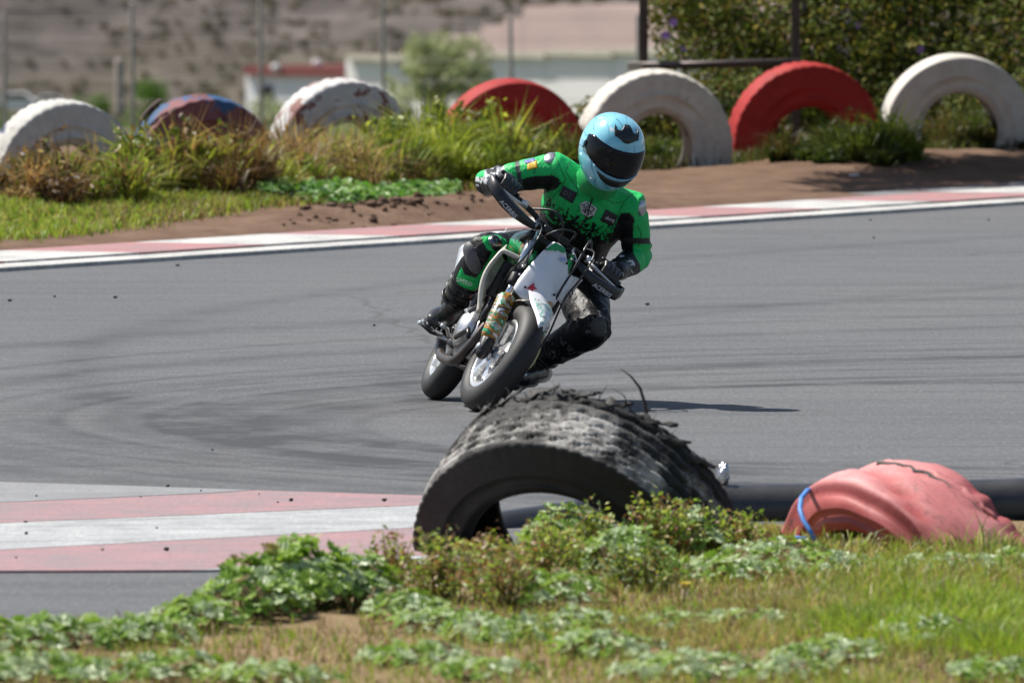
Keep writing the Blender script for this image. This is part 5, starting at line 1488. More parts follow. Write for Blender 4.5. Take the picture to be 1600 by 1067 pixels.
# ---- near verge grass
def verge_grass():
    N = 90000
    X = rng.uniform(-2.6, 2.8, N); Y = rng.uniform(32.6, 40.6, N)
    e = np.interp(X, VEx, VEy)
    u = 800 + X * FPX / Y; v = 45630.0 / Y - 274
    m1 = fbm(X * 1.6, Y * .8, 91); m2 = fbm(X * 4, Y * 2, 93)
    right = np.clip((u - 560) / 520, 0, 1)
    dens = .40 + .55 * right + (m1 - .47) * 1.3
    dens = np.where((u > 390) & (u < 560) & (v > 950) & (v < 1015), dens * .2, dens)      # bare patch
    dens = np.where((v > 1000), dens * .8 + .12, dens)
    dens = np.where((u < 330) & (v < 1010), dens * .35, dens)
    keep = (rng.uniform(0, 1, N) < dens) & (Y < e - .12)
    X, Y, u, v, m2, right = [a[keep] for a in (X, Y, u, v, m2, right)]
    Z = verge_z(X, Y) - .005; n = len(X)
    lush = np.clip((u - 1150) / 300, 0, 1) * np.clip(1.2 - abs(v - 960) / 90, 0, 1) + np.clip((m2 - .5) * 2.0, 0, .6)
    H = rng.uniform(.015, .06, n) * (1 + 1.1 * lush); Wd = rng.uniform(.003, .006, n)
    c = pick([(.17, .26, .03), (.24, .32, .04), (.32, .37, .06), (.38, .37, .11), (.44, .36, .17), (.28, .19, .09)], n, .25, [.22, .24, .2, .14, .11, .09])
    brown = pick(DRYS + STRAW, n); isb = rng.uniform(0, 1, n) < np.clip(.24 - lush * .3 + (m2 - .47) * -1.2, 0.03, .6); c[isb] = brown[isb]
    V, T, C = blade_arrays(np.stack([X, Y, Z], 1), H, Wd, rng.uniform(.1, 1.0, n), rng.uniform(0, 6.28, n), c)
    tag(leaf_obj('verge_grass', V, T, C, M_BLADE), 'short green and straw coloured grass covering the near verge', 'grass', kind='stuff')
verge_grass()

# ---- mallow: round lobed leaves, each leaf a piece
def mallow_mesh(seed):
    r_ = random.Random(seed); n = 20; vs = [(0, 0, 0)]; ts = []
    for i in range(n + 1):
        a = R(-155 + 310 * i / n); lob = .80 + .20 * abs(math.cos(a * 2.5)) ** .6
        rr = lob * r_.uniform(.93, 1.05); vs.append((math.sin(a) * rr * .5, math.cos(a) * rr * .5, .09 * rr + .05 * math.cos(i * math.pi)))
    for i in range(1, n + 1): ts.append((0, i, i + 1))
    return vs, ts
def leaf_mat(name, c, c2, rough=.38):
    n = NT(name); v = n.coord('Object')
    col = n.mix(n.ramp(n.noise(v, 3.0, 4), [(.35, 0.0), (.7, 1.0)]), c, c2)
    n.base(col, rough + .08, 0, .4)
    tr = n.n.new('ShaderNodeBsdfTranslucent'); n.l.new(n.mix(.5, col, (.9, 1, .3), 'MULTIPLY'), tr.inputs['Color'])
    mx = n.n.new('ShaderNodeMixShader'); mx.inputs[0].default_value = .3
    n.l.new(n.b.outputs[0], mx.inputs[1]); n.l.new(tr.outputs[0], mx.inputs[2]); n.l.new(mx.outputs[0], n.out.inputs['Surface'])
    return n.mat
ML = [leaf_mat('mallow_leaf', (.16, .29, .038), (.23, .35, .055)), leaf_mat('mallow_leaf_pale', (.38, .48, .25), (.50, .58, .36), .36), leaf_mat('mallow_leaf_young', (.23, .37, .05), (.30, .42, .07)), leaf_mat('mallow_leaf_dry', (.25, .20, .09), (.18, .12, .05), .6)]
MALLOW = []
for k in range(4):
    for mi in range(4):
        vs, ts = mallow_mesh(k)
        me = bpy.data.meshes.new('leaf'); me.from_pydata(vs, [], ts); me.materials.append(ML[mi]); me.update(); MALLOW.append(me)
def mallow(u, v, w, h, nl, lab, size=(.030, .058), zf=verge_z, pale=.35, grp='leafy mallow plants on the near verge'):
    """w, h in metres: spread and height of the leaf dome"""
    g = GZ(u, v, zf); gz = float(zf(g.x, g.y)); e = empty('mallow_plant', (g.x, g.y, gz)); tag(e, lab, 'plant', grp)
    st = MB()
    for i in range(nl):
        r_ = math.sqrt(random.uniform(0.02, 1)); a = random.uniform(0, 6.283)
        dx, dy = math.cos(a) * r_ * w / 2, math.sin(a) * r_ * w * .8
        top = h * (1 - .75 * r_ * r_) * random.uniform(.45, 1.05) + .012
        wz = float(zf(g.x + dx, g.y + dy)) - gz
        p = Vector((dx, dy, max(wz, -.03) + top))
        q = random.random(); mi = 1 if q < pale else (2 if q < pale + .22 else (3 if q < pale + .27 else 0))
        o = bpy.data.objects.new('leaf', MALLOW[random.randrange(4) * 4 + mi]); link(o, e)
        s = random.uniform(*size) * 1.3
        nrm = Vector((math.cos(a) * r_ * .6 + random.uniform(-.45, .45), math.sin(a) * r_ * .5 + random.uniform(-.6, .35), random.uniform(.5, 1.1)))
        o.matrix_local = Matrix.Translation(p) @ nrm.to_track_quat('Z', 'Y').to_matrix().to_4x4() @ Matrix.Rotation(random.uniform(0, 6.28), 4, 'Z') @ Matrix.Scale(s, 4)
        if i % 3 == 0:
            st.tube([Vector((dx * .35, dy * .35, 0)), Vector((dx * .8, dy * .8, top * .55)), p], [.0025, .002, .0015], 5)
    st.build('stems', M_STEM, e)
    return e
random.seed(21)
MP = [(470, 952, .34, .20, 85, 'tall mallow plant at the middle of the dark leafy mound left of the black tyre', (.035, .065), .30),
      (390, 962, .30, .15, 75, 'mallow plant on the left slope of the leafy mound beside the near asphalt', (.035, .062), .30),
      (548, 948, .28, .17, 60, 'mallow plant at the right end of the leafy mound below the pink kerb', (.03, .055), .25),
      (305, 985, .26, .09, 60, 'low mallow plant at the foot of the leafy mound', (.03, .05), .38),
      (215, 1004, .30, .06, 60, 'low mallow plant spreading along the edge of the near asphalt', (.028, .048), .42),
      (110, 1006, .32, .07, 62, 'flat mallow plant near the left edge below the asphalt', (.028, .048), .42),
      (10, 1018, .30, .07, 55, 'mallow plant cut by the left edge of the picture', (.028, .05), .42),
      (60, 1062, .36, .06, 50, 'pale mallow plant in the bottom left corner', (.03, .05), .55),
      (640, 968, .24, .07, 45, 'pale green mallow seedling in front of the brown weeds', (.025, .045), .5),
      (700, 985, .30, .05, 40, 'thin patch of pale mallow leaves below the brown weeds', (.022, .04), .55),
      (980, 905, .30, .15, 70, 'bushy mallow plant among weeds in front of the black tyre', (.028, .052), .42),
      (880, 872, .24, .16, 55, 'mallow plant standing before the hole of the black tyre', (.028, .05), .38),
      (1060, 868, .26, .15, 55, 'mallow plant right of the tyre hole under the worn tread', (.028, .05), .36),
      (1130, 905, .34, .06, 50, 'low pale mallow plant between the black and pink tyres', (.025, .045), .5),
      (1300, 890, .36, .05, 50, 'low whitish mallow plant in front of the pink tyre', (.022, .04), .6),
      (1460, 898, .40, .05, 55, 'whitish low mallow plant below the right half of the pink tyre', (.022, .04), .6),
      (945, 1022, .30, .05, 45, 'whitish mallow plant low at the bottom centre', (.024, .044), .6),
      (1300, 1034, .30, .05, 45, 'whitish mallow plant at the bottom right', (.024, .044), .6),
      (1550, 1066, .30, .05, 36, 'pale mallow plant in the bottom right corner', (.024, .044), .55),
      (790, 1000, .34, .05, 45, 'pale mallow plant between the bare patch and the bottom centre', (.024, .046), .6),
      (1080, 1058, .40, .05, 45, 'pale mallow plant at the bottom edge right of centre', (.026, .048), .6),
      (1165, 982, .30, .04, 30, 'faint pale mallow leaves in the middle of the right grass', (.022, .04), .6),
      (1450, 1000, .30, .05, 30, 'pale mallow leaves scattered in the lush grass at right', (.022, .04), .6),
      (650, 1040, .30, .05, 45, 'pale mallow plant at the bottom edge left of centre', (.026, .046), .55),
      (250, 1062, .40, .06, 45, 'green mallow plant at the bottom edge below the low leafy strip', (.028, .048), .4),
      (1210, 878, .34, .06, 45, 'pale mallow plant by the blue rope', (.024, .042), .55),
      (1570, 892, .30, .05, 40, 'whitish mallow plant at the right edge below the pink tyre', (.022, .04), .6),
      (860, 940, .34, .08, 50, 'mallow plant low in front of the rusty weeds', (.025, .048), .45),
      (905, 985, .26, .05, 26, 'small pale mallow plant between the rusty weeds and the bottom centre', (.022, .04), .5),
      (1240, 1062, .26, .05, 26, 'small mallow plant cut by the bottom edge below the brown grass', (.024, .042), .55),
      (760, 1060, .28, .05, 28, 'small mallow plant cut by the bottom edge left of centre', (.024, .042), .5),
      (1060, 985, .24, .04, 20, 'sparse pale mallow leaves below the yellow flower', (.02, .036), .6),
      (420, 1072, .34, .05, 40, 'small mallow plant at the bottom left of the bare patch', (.024, .042), .5)]
for (u, v, w, h, nl, lab, sz, pale) in MP: mallow(u, v, w * 1.1, h, int(nl * 2.0), lab, sz, pale=pale)

# ---- bushy weeds in front of the black tyre
def weed(u, v, w, h, n, cols, lab, probs=None, ls=(.012, .030), grp='bushy weeds in front of the black tyre', stemn=16, zf=verge_z):
    g = GZ(u, v, zf); gz = float(zf(g.x, g.y)); e = empty('weed_plant', (g.x, g.y, gz)); tag(e, lab, 'weed', grp)
    st = MB(); pos = []
    tips = []
    for i in range(stemn):
        a = random.uniform(0, 6.28); r_ = random.uniform(.1, 1); hh = h * random.uniform(.55, 1.1) * (1 - .35 * r_ * r_)
        p0 = Vector((math.cos(a) * r_ * w * .15, math.sin(a) * r_ * w * .2, 0)); p2 = Vector((math.cos(a) * r_ * w * .5, math.sin(a) * r_ * w * .7, hh)); p1 = p0.lerp(p2, .5) + Vector((0, 0, hh * .18))
        st.tube([p0, p1, p2], [.003, .0022, .0012], 5); tips.append((p0, p1, p2))
    st.build('stems', M_STEM, e)
    for i in range(n):
        p0, p1, p2 = tips[random.randrange(stemn)]; t = random.uniform(.15, 1.05)
        q = p0.lerp(p1, t * 2) if t < .5 else p1.lerp(p2, t * 2 - 1)
        pos.append(q + Vector((random.gauss(0, .016), random.gauss(0, .02), random.gauss(0, .012))))
    pos = np.array([tuple(q) for q in pos]); nn_ = rng.normal(size=(n, 3)) * .8; nn_[:, 2] = abs(nn_[:, 2]) + .3
    V, T, C = bake(LEAF_V, LEAF_T, pos, nn_, rng.uniform(ls[0], ls[1], n), pick(cols, n, .3, probs))
    o = leaf_obj('foliage', V, T, C, M_LEAF); o.parent = e; o['kind'] = 'stuff'
YG = [(.30, .38, .06), (.21, .32, .045), (.42, .45, .10)]; RB = [(.30, .17, .08), (.22, .11, .05), (.40, .28, .14), (.19, .22, .05)]
random.seed(31)
for (u, v, w, h, n, cols, lab) in [
    (610, 930, .22, .19, 260, RB + YG[:1], 'reddish brown weed left of the black tyre foot'),
    (690, 935, .30, .19, 420, RB + YG, 'brown and green weed at the left foot of the black tyre'),
    (745, 915, .28, .17, 380, YG + RB[:2], 'yellow green weed against the left inside of the black tyre'),
    (790, 948, .32, .17, 420, RB + YG[:2], 'rusty brown weed low in front of the black tyre'),
    (850, 905, .26, .19, 360, YG + RB[:1], 'bright green weed before the dark inside of the black tyre'),
    (930, 885, .28, .20, 400, YG + GREENS[:2] + RB[:1], 'green weed rising over the tyre hole'),
    (1030, 872, .24, .20, 380, YG + RB[:2], 'tallest yellow green weed at the right of the tyre hole'),
    (1105, 866, .28, .15, 420, YG + RB[:1] + GREENS[:1], 'weed at the right foot of the black tyre'),
    (1165, 868, .18, .13, 220, YG + RB[:1], 'drooping weed in the gap before the black pipe'),
    (1010, 925, .34, .15, 380, YG + RB[:1] + GREENS, 'leafy weed low in front of the black tyre at right')]:
    weed(u, v, w * 1.1, h, int(n * 1.9), cols, lab, stemn=24)
# broad grass blades at the pink tyre
def tuft(u, v, w, h, n, cols, lab, wd=(.006, .012), zf=verge_z, grp='tufts of broad grass at the pink tyre', mat=None, name='grass_tuft', lean=(.2, 1.1), depth=1.0, cat='grass tuft', probs=None, jit=.25):
    g = GZ(u, v, zf); gz = float(zf(g.x, g.y))
    a = rng.uniform(0, 6.283, n); r_ = np.sqrt(rng.uniform(0, 1, n))
    X = np.cos(a) * r_ * w / 2; Y = np.sin(a) * r_ * w / 2 * depth
    Z = zf(g.x + X, g.y + Y) - gz - .01
    H = h * rng.uniform(.45, 1.05, n) * (1 - .45 * r_ ** 2)
    V, T, C = blade_arrays(np.stack([X, Y, Z], 1), H, rng.uniform(wd[0], wd[1], n), rng.uniform(lean[0], lean[1], n), a + rng.normal(0, .8, n), pick(cols, n, jit, probs))
    o = leaf_obj(name, V, T, C, mat or M_BLADE); o.location = (g.x, g.y, gz); tag(o, lab, cat, grp)
    return o
BG_ = [(.20, .27, .05), (.28, .29, .09), (.38, .35, .17), (.14, .21, .04)]
tuft(1215, 862, .22, .11, 34, STRAW + BG_[:1], 'pale straw grass tuft at the left foot of the pink tyre')
tuft(1325, 858, .30, .13, 60, BG_, 'arching green grass tuft inside the arch of the pink tyre', lean=(.8, 1.6))
tuft(1430, 862, .30, .11, 70, BG_, 'low green grass tuft under the middle of the pink tyre')
tuft(1520, 868, .34, .19, 130, BG_, 'tall green grass tuft before the right end of the pink tyre', wd=(.004, .008))
tuft(1595, 880, .26, .15, 130, BG_, 'green grass tuft at the right edge beside the pink tyre', wd=(.004, .008))
for u, v, w, lab in ((1530, 975, .5, 'thick lush grass tuft at the right edge of the verge'), (1380, 990, .5, 'thick green grass tuft in the right foreground'), (1140, 985, .5, 'brownish green grass tuft in the centre foreground'), (1260, 950, .45, 'seedy brown grass tuft below the pink tyre'), (1470, 945, .5, 'bright green grass tuft under the middle of the pink tyre'), (1590, 1010, .4, 'bright grass tuft in the lower right corner')):
    tuft(u, v, w * 1.25, .115 if u > 1300 else .09, 2600, [(.18, .29, .03), (.26, .36, .04), (.33, .39, .06)] if u > 1300 else [(.26, .30, .07), (.36, .30, .14), (.40, .30, .17)], lab, wd=(.003, .006), depth=2.2, grp='dense grass tufts on the near verge')
# dandelion-like yellow flower
g = G(1068, 945, .03); e = empty('yellow_flower', (g.x, g.y, float(verge_z(g.x, g.y)))); tag(e, 'single small yellow flower in the grass below the weeds', 'flower')
m = MB(); m.tube([(0, 0, 0), (.004, 0, .05)], .002, 5); m.build('stem', M_STEM, e)
M_YEL = simple('yellow_petal', (.75, .62, .06), (.7, .5, .03), 60, .6)
m = MB()
for k in range(14):
    a = k * .449; d = Vector((math.cos(a), math.sin(a) * .9, .55)); s_ = Vector((-math.sin(a), math.cos(a), 0)) * .006
    c0 = Vector((.004, 0, .05)); m.add([c0, c0 + d * .014 + s_, c0 + d * .022, c0 + d * .014 - s_], [[0, 1, 2, 3]])
m.build('petals', M_YEL, e)

# ---- far bank: short grass
def bank_grass():
    N = 70000
    U = rng.uniform(-160, 760, N); V_ = rng.uniform(255, 392, N)
    lim = np.interp(U, [-160, 0, 140, 300, 420, 560, 720], [382, 376, 366, 345, 324, 312, 296])
    keep = V_ < lim + rng.normal(0, 3, N); U, V_ = U[keep], V_[keep]
    X, Y = GZn(U, V_, bank_z)
    keep = fbm(X * 1.5, Y * .6, 101) > .30; X, Y, U, V_ = X[keep], Y[keep], U[keep], V_[keep]; n = len(X)
    Z = bank_z(X, Y) - .008
    lush = fbm(X * .8, Y * .4, 105)
    c = pick([(.18, .29, .03), (.25, .35, .035), (.34, .39, .06), (.40, .36, .11)], n, .22); b = pick(STRAW + DRYS[:2], n)
    isb = rng.uniform(0, 1, n) < np.clip(.22 + (U - 250) / 900 + (.47 - lush) * 1.2, .05, .75); c[isb] = b[isb]
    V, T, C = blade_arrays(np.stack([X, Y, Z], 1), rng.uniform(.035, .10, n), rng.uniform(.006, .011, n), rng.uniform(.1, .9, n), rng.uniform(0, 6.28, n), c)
    tag(leaf_obj('bank_grass', V, T, C, M_BLADE), 'short bright green grass growing on the far bank', 'grass', kind='stuff')
bank_grass()
def dark_grass():
    N = 26000
    U = rng.uniform(880, 1900, N); D = rng.uniform(83.4, 89.5, N); X = (U - 800) / FPX * D
    front_y = np.interp(X, [.3, 1.0, 2.0, 3.1, 5.0], [83.3, 84.0, 85.4, 86.9, 89.5])
    keep = (D > front_y + .25 + rng.normal(0, .15, N)); X, Y = X[keep], D[keep]; n = len(X)
    c = pick([(.05, .075, .015), (.075, .10, .02), (.10, .085, .035), (.13, .12, .04)], n, .25)
    V, T, C = blade_arrays(np.stack([X, Y, bank_z(X, Y) - .01], 1), rng.uniform(.05, .15, n), rng.uniform(.006, .012, n), rng.uniform(.1, .9, n), rng.uniform(0, 6.28, n), c)
    tag(leaf_obj('bank_grass', V, T, C, M_BLADE), 'dark rough grass growing between the right-hand tyres', 'grass', kind='stuff')
dark_grass()
TG = 'rough grass tussocks in front of the far tyres'
def tus(u, v, wpx, hpx, n, cols, lab):
    """a tussock of several bunches, each with its own height, lean and colour"""
    g = GZ(u, v, bank_z); gz = float(bank_z(g.x, g.y)); sc = FPX / g.y; w, h = wpx / sc, hpx / sc
    VV, TT_, CC = [], [], []; k0 = 0
    nb = 16
    for b in range(nb):
        q = rng.uniform(-.5, .5); cx, cy = q * w, rng.uniform(-.45, .6) * w
        hb = h * (rng.uniform(.75, 1.08) if b < 5 else rng.uniform(.3, .7)) * (1 - 1.3 * q * q) * (.62 if cy < -.12 * w else 1.0)
        m_ = int(n / nb * 1.15); a = rng.uniform(0, 6.283, m_); r_ = np.sqrt(rng.uniform(0, 1, m_)) * .10 * w
        X = cx + np.cos(a) * r_; Y = cy + np.sin(a) * r_
        Z = bank_z(g.x + X, g.y + Y) - gz - .01
        bc = np.array(cols[rng.integers(len(cols))]) * rng.uniform(.7, 1.35)
        c = bc * (1 + rng.uniform(-.3, .35, (m_, 1))); o_ = pick(cols, m_); mix = rng.uniform(0, 1, m_) < .3; c[mix] = o_[mix]
        lean = np.abs(rng.normal(.75, .5, m_))
        V, T, C = blade_arrays(np.stack([X, Y, Z], 1), hb * rng.uniform(.35, 1.08, m_), rng.uniform(.008, .019, m_), lean, a + rng.normal(0, .7, m_), np.clip(c, 0, 1))
        VV.append(V); TT_.append(T + k0); CC.append(C); k0 += len(V)
        lf = int(n / nb * .5); pos = np.stack([cx + rng.normal(0, .07 * w, lf), cy + rng.normal(0, .08 * w, lf), np.abs(rng.normal(.42, .25, lf)) * hb * .8], 1)
        nn_ = rng.normal(size=(lf, 3)); nn_[:, 2] = abs(nn_[:, 2]) + .2
        V, T, C = bake(LEAF_V, LEAF_T, pos, nn_, rng.uniform(.025, .06, lf), np.clip(bc * rng.uniform(.6, 1.5, (lf, 1)), 0, 1))
        VV.append(V); TT_.append(T + k0); CC.append(C); k0 += len(V)
    o = leaf_obj('grass_tussock', np.concatenate(VV), np.concatenate(TT_), np.concatenate(CC), M_BLADE)
    o.location = (g.x, g.y, gz); tag(o, lab, 'grass tussock', TG)
GY = [(.19, .26, .03), (.28, .32, .04), (.37, .38, .065), (.11, .16, .022)]; BRN = [(.20, .11, .045), (.28, .17, .08), (.13, .07, .035), (.34, .24, .13)]
DK = [(.05, .075, .015), (.08, .10, .02), (.11, .08, .03)]
for (u, v, w, top, n, cols, lab) in [
          (30, 318, 150, 212, 1700, BRN + GY[3:], 'rusty dry tussock at the foot of the leftmost tyre'),
          (98, 316, 130, 200, 1500, BRN + GY[:1], 'dry tussock with green tips inside the leftmost tyre'),
          (170, 316, 160, 205, 1900, BRN[:2] + GY, 'brown tussock right of the leftmost tyre'),
          (238, 308, 170, 198, 1900, GY + BRN[:2], 'green and brown tussock left of the red and blue tyre'),
          (300, 306, 170, 182, 2200, BRN[:3] + GY[:3], 'brown tussock in front of the red and blue tyre'),
          (350, 304, 130, 186, 1600, BRN, 'darkest brown tussock below the blue paint'),
          (392, 300, 120, 214, 1300, GY, 'bright green tussock between the blue and the maroon patched tyre'),
          (445, 298, 160, 192, 2000, BRN[1:] + STRAW[:1] + GY[:1], 'straw coloured tussock left of the maroon patched tyre'),
          (512, 298, 180, 172, 2400, STRAW[1:] + BRN + GY[:2], 'large dry straw tussock in front of the maroon patched tyre'),
          (588, 296, 170, 184, 2200, GY + BRN[:1], 'yellow green tussock right of the maroon patched tyre'),
          (655, 294, 180, 160, 2700, GY, 'lush yellow green tussock between the maroon patched and red tyres'),
          (728, 292, 180, 148, 2900, GY, 'tallest lush green tussock left of the red tyre'),
          (790, 292, 150, 160, 1700, GY + DK[:1], 'green tussock in front of the plain red tyre'),
          (850, 290, 160, 178, 1700, DK, 'dark tussock under the plain red tyre behind the rider'),
          (1030, 259, 95, 190, 1300, DK, 'dark grass tussock inside the chalky white tyre'),
          (1082, 258, 50, 215, 500, DK[:2], 'small dark tussock at the right foot of the chalky white tyre'),
          (1268, 251, 105, 176, 1500, DK, 'dark grass tussock inside the bright red tyre'),
          (1345, 252, 130, 180, 1500, DK[:2], 'dark tussock at the right foot of the bright red tyre'),
          (1394, 248, 80, 168, 900, GY, 'sunlit yellow tussock between the bright red and the cleaner white tyre'),
          (1490, 238, 160, 150, 2000, DK, 'brown green tussock inside the cleaner white tyre'),
          (1578, 238, 150, 150, 1800, DK, 'dark tussock at the right edge before the cleaner white tyre')]:
    tus(u, v, w, (v - top) * 1.28, n, cols, lab)
random.seed(77)
for (u, v, w, h, n, cols, lab) in [
    (60, 312, .45, .32, 700, BRN + GY[3:], 'rusty leafy weed below the leftmost tyre'),
    (215, 306, .55, .40, 900, GY + BRN[:1], 'round green weed between the leftmost and the red and blue tyre'),
    (318, 300, .55, .46, 1000, BRN[:3] + GY[3:], 'dark brown leafy weed hiding the foot of the red and blue tyre'),
    (408, 298, .45, .30, 700, GY, 'low yellow green weed left of the straw tussock'),
    (478, 296, .50, .42, 900, BRN + STRAW[:1], 'dry brown leafy weed before the maroon patched tyre'),
    (622, 294, .60, .42, 1100, GY + GREENS[:1], 'green leafy weed right of the maroon patched tyre'),
    (692, 290, .60, .50, 1300, GY + GREENS[:2], 'large round green weed left of the plain red tyre'),
    (762, 288, .60, .52, 1300, GY + GREENS[:2], 'tallest round green weed before the plain red tyre'),
    (835, 288, .50, .38, 900, DK + GY[3:], 'dark green weed beside the rider under the plain red tyre')]:
    weed(u, v, w, h, n, cols, lab, ls=(.03, .065), grp='leafy weeds on the far bank', stemn=30, zf=bank_z)
# low leafy patch beside the turned soil
def low_patch():
    N = 2600; U = rng.uniform(405, 715, N); q = rng.uniform(-1, 1, N)
    V_ = 303 - (U - 560) * .012 + q * 13 * np.sqrt(np.clip(1 - ((U - 560) / 158) ** 2, 0, 1)) + 4
    X, D = GZn(U, V_, bank_z)
    pos = np.stack([X, D, bank_z(X, D) + rng.uniform(.01, .08, N) * (.3 + 1.4 * fbm(X * 5, D * 2, 131))], 1)
    nn_ = rng.normal(size=(N, 3)) * .6; nn_[:, 2] = abs(nn_[:, 2]) + .6
    vs, ts = mallow_mesh(3)
    V, T, C = bake(vs, ts, pos, nn_, rng.uniform(.03, .06, N), pick([(.09, .22, .035), (.14, .28, .05), (.28, .42, .2)], N))
    o = leaf_obj('mallow_patch', V, T, C, M_LEAF); tag(o, 'flat bright green leafy patch above the turned soil on the bank', 'plant'); o['kind'] = 'stuff'
low_patch()

# ---- hedge with small flowers
def cluster_leaves(cent, rad, per, size, cols, probs=None, squash=1.0):
    pos, nrm = [], []
    for c, r_ in zip(cent, rad):
        n = int(per * r_ * r_ / .12)
        d = rng.normal(size=(n, 3)); d /= np.linalg.norm(d, axis=1, keepdims=True)
        rr = r_ * rng.uniform(.55, 1.12, n) ** .7
        q = d * rr[:, None]; q[:, 2] *= squash
        pos.append(np.array(c) + q); nrm.append(d + rng.normal(size=(n, 3)) * .6)
    pos = np.concatenate(pos); nrm = np.concatenate(nrm); n = len(pos)
    return bake(LEAF_V, LEAF_T, pos, nrm, rng.uniform(size[0], size[1], n), pick(cols, n, .35, probs))
hd = empty('hedge', (3.2, 91.0, 0)); tag(hd, 'tall dark leafy hedge with purple flowers behind the right-hand tyres', 'hedge')
cent, rad = [], []
for gx in np.arange(1.14, 6.3, .20):
    for gz_ in np.arange(-.1, 2.7, .24):
        x = gx + rng.uniform(-.1, .1); z = gz_ + rng.uniform(-.12, .12)
        if x < 1.16 + .05 * math.sin(z * 5) + .08 * z: continue
        cent.append((x, 89.75 + z * .95 + rng.uniform(-.15, .35) + .18 * math.sin(x * 2.3), z)); rad.append(rng.uniform(.20, .34))
for gx in np.arange(.55, 1.3, .12):
    for gz_ in (.0, .15, .28): cent.append((gx, 88.3 + rng.uniform(-.1, .2), gz_)); rad.append(rng.uniform(.13, .19))
HC_ = [(.065, .095, .018), (.10, .135, .024), (.16, .18, .034), (.22, .21, .043), (.19, .12, .055), (.33, .25, .05)]
V, T, C = cluster_leaves(cent, rad, 1100, (.032, .062), HC_, [.28, .26, .18, .12, .1, .06])
leaf_obj('foliage', V, T, C, M_FARLEAF, hd, 'stuff')
m = MB()
for i in range(26):
    x = 1.3 + i * .19; m.tube([(x, 90.4, -.2), (x + random.uniform(-.2, .2), 91.4, 1.0), (x + random.uniform(-.4, .4), 92.6, 2.2)], [.03, .022, .012], 6)
under(m.build('stems', M_BARK), hd)
M_PUR = simple('purple_petal', (.32, .16, .55), (.42, .25, .62), 40, .6)
for (u, v) in ((1340, 39), (1438, 78), (1052, 35), (1040, 55), (1069, 75), (1253, 10), (1220, 16)):
    c = P(u, v, 89.75); c = P(u, v, 89.62 + c.z * .95 - .12); m = MB()
    for k in range(6):
        a = k * 1.047 + u; t_ = Vector((math.cos(a), -.25, math.sin(a))); s_ = Vector((-math.sin(a), -.1, math.cos(a))) * .014
        m.add([c, c + t_ * .022 + s_, c + t_ * .034, c + t_ * .022 - s_], [[0, 1, 2, 3]])
    under(m.build('flower', M_PUR), hd)

# ---- unseen tree added at the right, crown shaped to shade the bank
tr_ = empty('added_shade_tree', (4.6, 84.4, 0)); tag(tr_, 'unseen leafy tree added outside the right edge, its crown shaped to shade the bank', 'tree')
m = MB(); m.tube([(4.6, 84.4, -.2), (4.55, 84.3, .8), (4.3, 84.0, 1.6), (3.9, 83.6, 2.2)], [.13, .11, .095, .08], 12)
for tip in ((1.5, 82.0, 2.5), (1.1, 81.4, 2.4), (2.4, 85.6, 2.8), (2.2, 82.6, 2.6), (3.6, 87.2, 2.8), (2.8, 84.2, 2.8)):
    p0 = Vector((3.9, 83.6, 2.2)); p2 = Vector(tip); m.tube([p0, p0.lerp(p2, .5) + Vector((0, 0, .25)), p2], [.07, .045, .015], 8)
under(m.build('trunk', M_BARK), tr_)
cent, rad = [], []
SHP = [(2.0, 80.9), (2.1, 79.2), (3.2, 80.4), (6.2, 83.8), (6.2, 89.2), (4.0, 87.3), (3.1, 84.9)]  # ground outline of the shadow wanted from the added crown
while len(cent) < 190:
    q = rng.uniform((1.9, 79.1), (6.2, 89.2)); z = rng.uniform(2.2, 2.9)
    if in_poly(np.array([q[0]]), np.array([q[1]]), SHP)[0]:
        cent.append((q[0] - .571 * z, q[1] + .343 * z, z)); rad.append(rng.uniform(.28, .42))
V, T, C = cluster_leaves(cent, rad, 420, (.07, .13), HC_[:4])
leaf_obj('crown', V, T, C, M_LEAF, tr_, 'stuff')

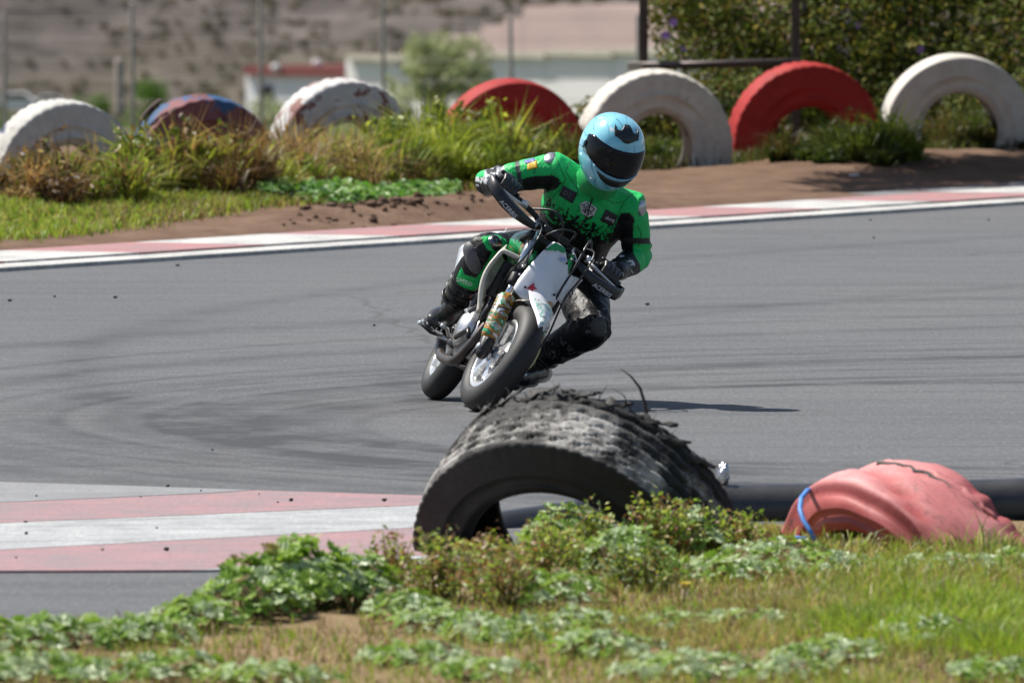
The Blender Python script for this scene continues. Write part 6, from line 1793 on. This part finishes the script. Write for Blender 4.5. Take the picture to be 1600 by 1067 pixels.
# ---- far trees, shrubs, scrub on the hill
def far_bush(name, u, v_base, Y, wpx, hpx, cols, lab, cat, n=2600, grp=None, trunk=True):
    s = FPX / Y; b = P(u, v_base, Y); e = empty(name, b); tag(e, lab, cat, grp)
    w, h = wpx / s, hpx / s; cent, rad = [], []
    for i in range(90 if cat == 'tree' else 34):
        a = rng.uniform(0, 6.28); r_ = math.sqrt(rng.uniform()); zz = rng.uniform(.05 if cat == 'tree' else .22, 1.0)
        wf = (1.12 - .55 * zz) if cat == 'tree' else math.sin(math.pi * min(1, .18 + zz * .78)) ** .7
        cent.append((b.x + math.cos(a) * r_ * w * .42 * wf, b.y + math.sin(a) * r_ * w * .42 * wf, b.z + zz * h * .92)); rad.append(w * (rng.uniform(.035, .075) if cat == 'tree' else rng.uniform(.08, .16)))
    k = n / (sum(r_ * r_ for r_ in rad) / .12)
    V, T, C = cluster_leaves(cent, rad, k, (w * .016, w * .034) if cat == 'tree' else (w * .035, w * .07), cols)
    leaf_obj('crown', V, T, C, M_FARLEAF, e, 'stuff')
    m = MB(); m.tube([b - Vector((0, 0, h * .2)), b + Vector((w * .02, 0, h * .3)), b + Vector((-w * .03, 0, h * .6))], [w * .035, w * .026, w * .015], 8)
    for k_ in range(5): m.tube([b + Vector((0, 0, h * .3)), b + Vector((w * .3 * math.cos(k_ * 1.26), w * .3 * math.sin(k_ * 1.26), h * .72))], [w * .018, w * .006], 6)
    under(m.build('trunk', M_BARK), e)
OL = [(.34, .38, .20), (.44, .47, .27), (.24, .28, .13), (.50, .52, .32)]; BRG = [(.12, .22, .035), (.17, .28, .05), (.09, .16, .03)]
far_bush('tree', 684, 205, 330, 270, 152, OL, 'grey green tree with feathery crown before the pale factory wall', 'tree', 9000)
for (u, w, h, lab) in ((150, 90, 62, 'bright green shrub behind the leftmost tyre'), (232, 120, 80, 'largest bright green shrub behind the red and blue tyre'), (125, 50, 66, 'small green shrub near the far parked cars'), (330, 110, 60, 'olive shrub left of the white house'), (420, 120, 52, 'low shrub below the white house'), (-30, 110, 60, 'green shrub at the left edge beyond the fence')):
    far_bush('shrub', u, 212, 380, w, h, BRG if u < 300 else OL, lab, 'shrub', 1500, 'shrubs beyond the wire fence')
def scrub():
    N = 2600; X = rng.uniform(-75, 75, N); Y = rng.uniform(1225, 1330, N); Z = land_z(X, Y)
    keep = fbm(X * .12, Y * .12, 121) > .36; X, Y, Z = X[keep], Y[keep], Z[keep]
    cent = np.stack([X, Y, Z + .3], 1); rad = rng.uniform(.25, 1.0, len(X)) ** 1.3
    pos, nr = [], []
    for c, r_ in zip(cent, rad):
        k = 30; d = rng.normal(size=(k, 3)); d /= np.linalg.norm(d, axis=1, keepdims=True); d[:, 2] = abs(d[:, 2]) * .8
        pos.append(c + d * r_ * rng.uniform(.5, 1, (k, 1))); nr.append(d + rng.normal(size=(k, 3)) * .4)
    pos = np.concatenate(pos); nr = np.concatenate(nr); n = len(pos)
    V, T, C = bake(LEAF_V, LEAF_T, pos, nr, rng.uniform(.25, .55, n), pick([(.085, .075, .05), (.06, .055, .04), (.12, .11, .05), (.15, .12, .07)], n))
    tag(leaf_obj('hill_scrub', V, T, C, M_FARLEAF), 'dry scrub scattered over the far hillside', 'scrub', kind='stuff')
scrub()
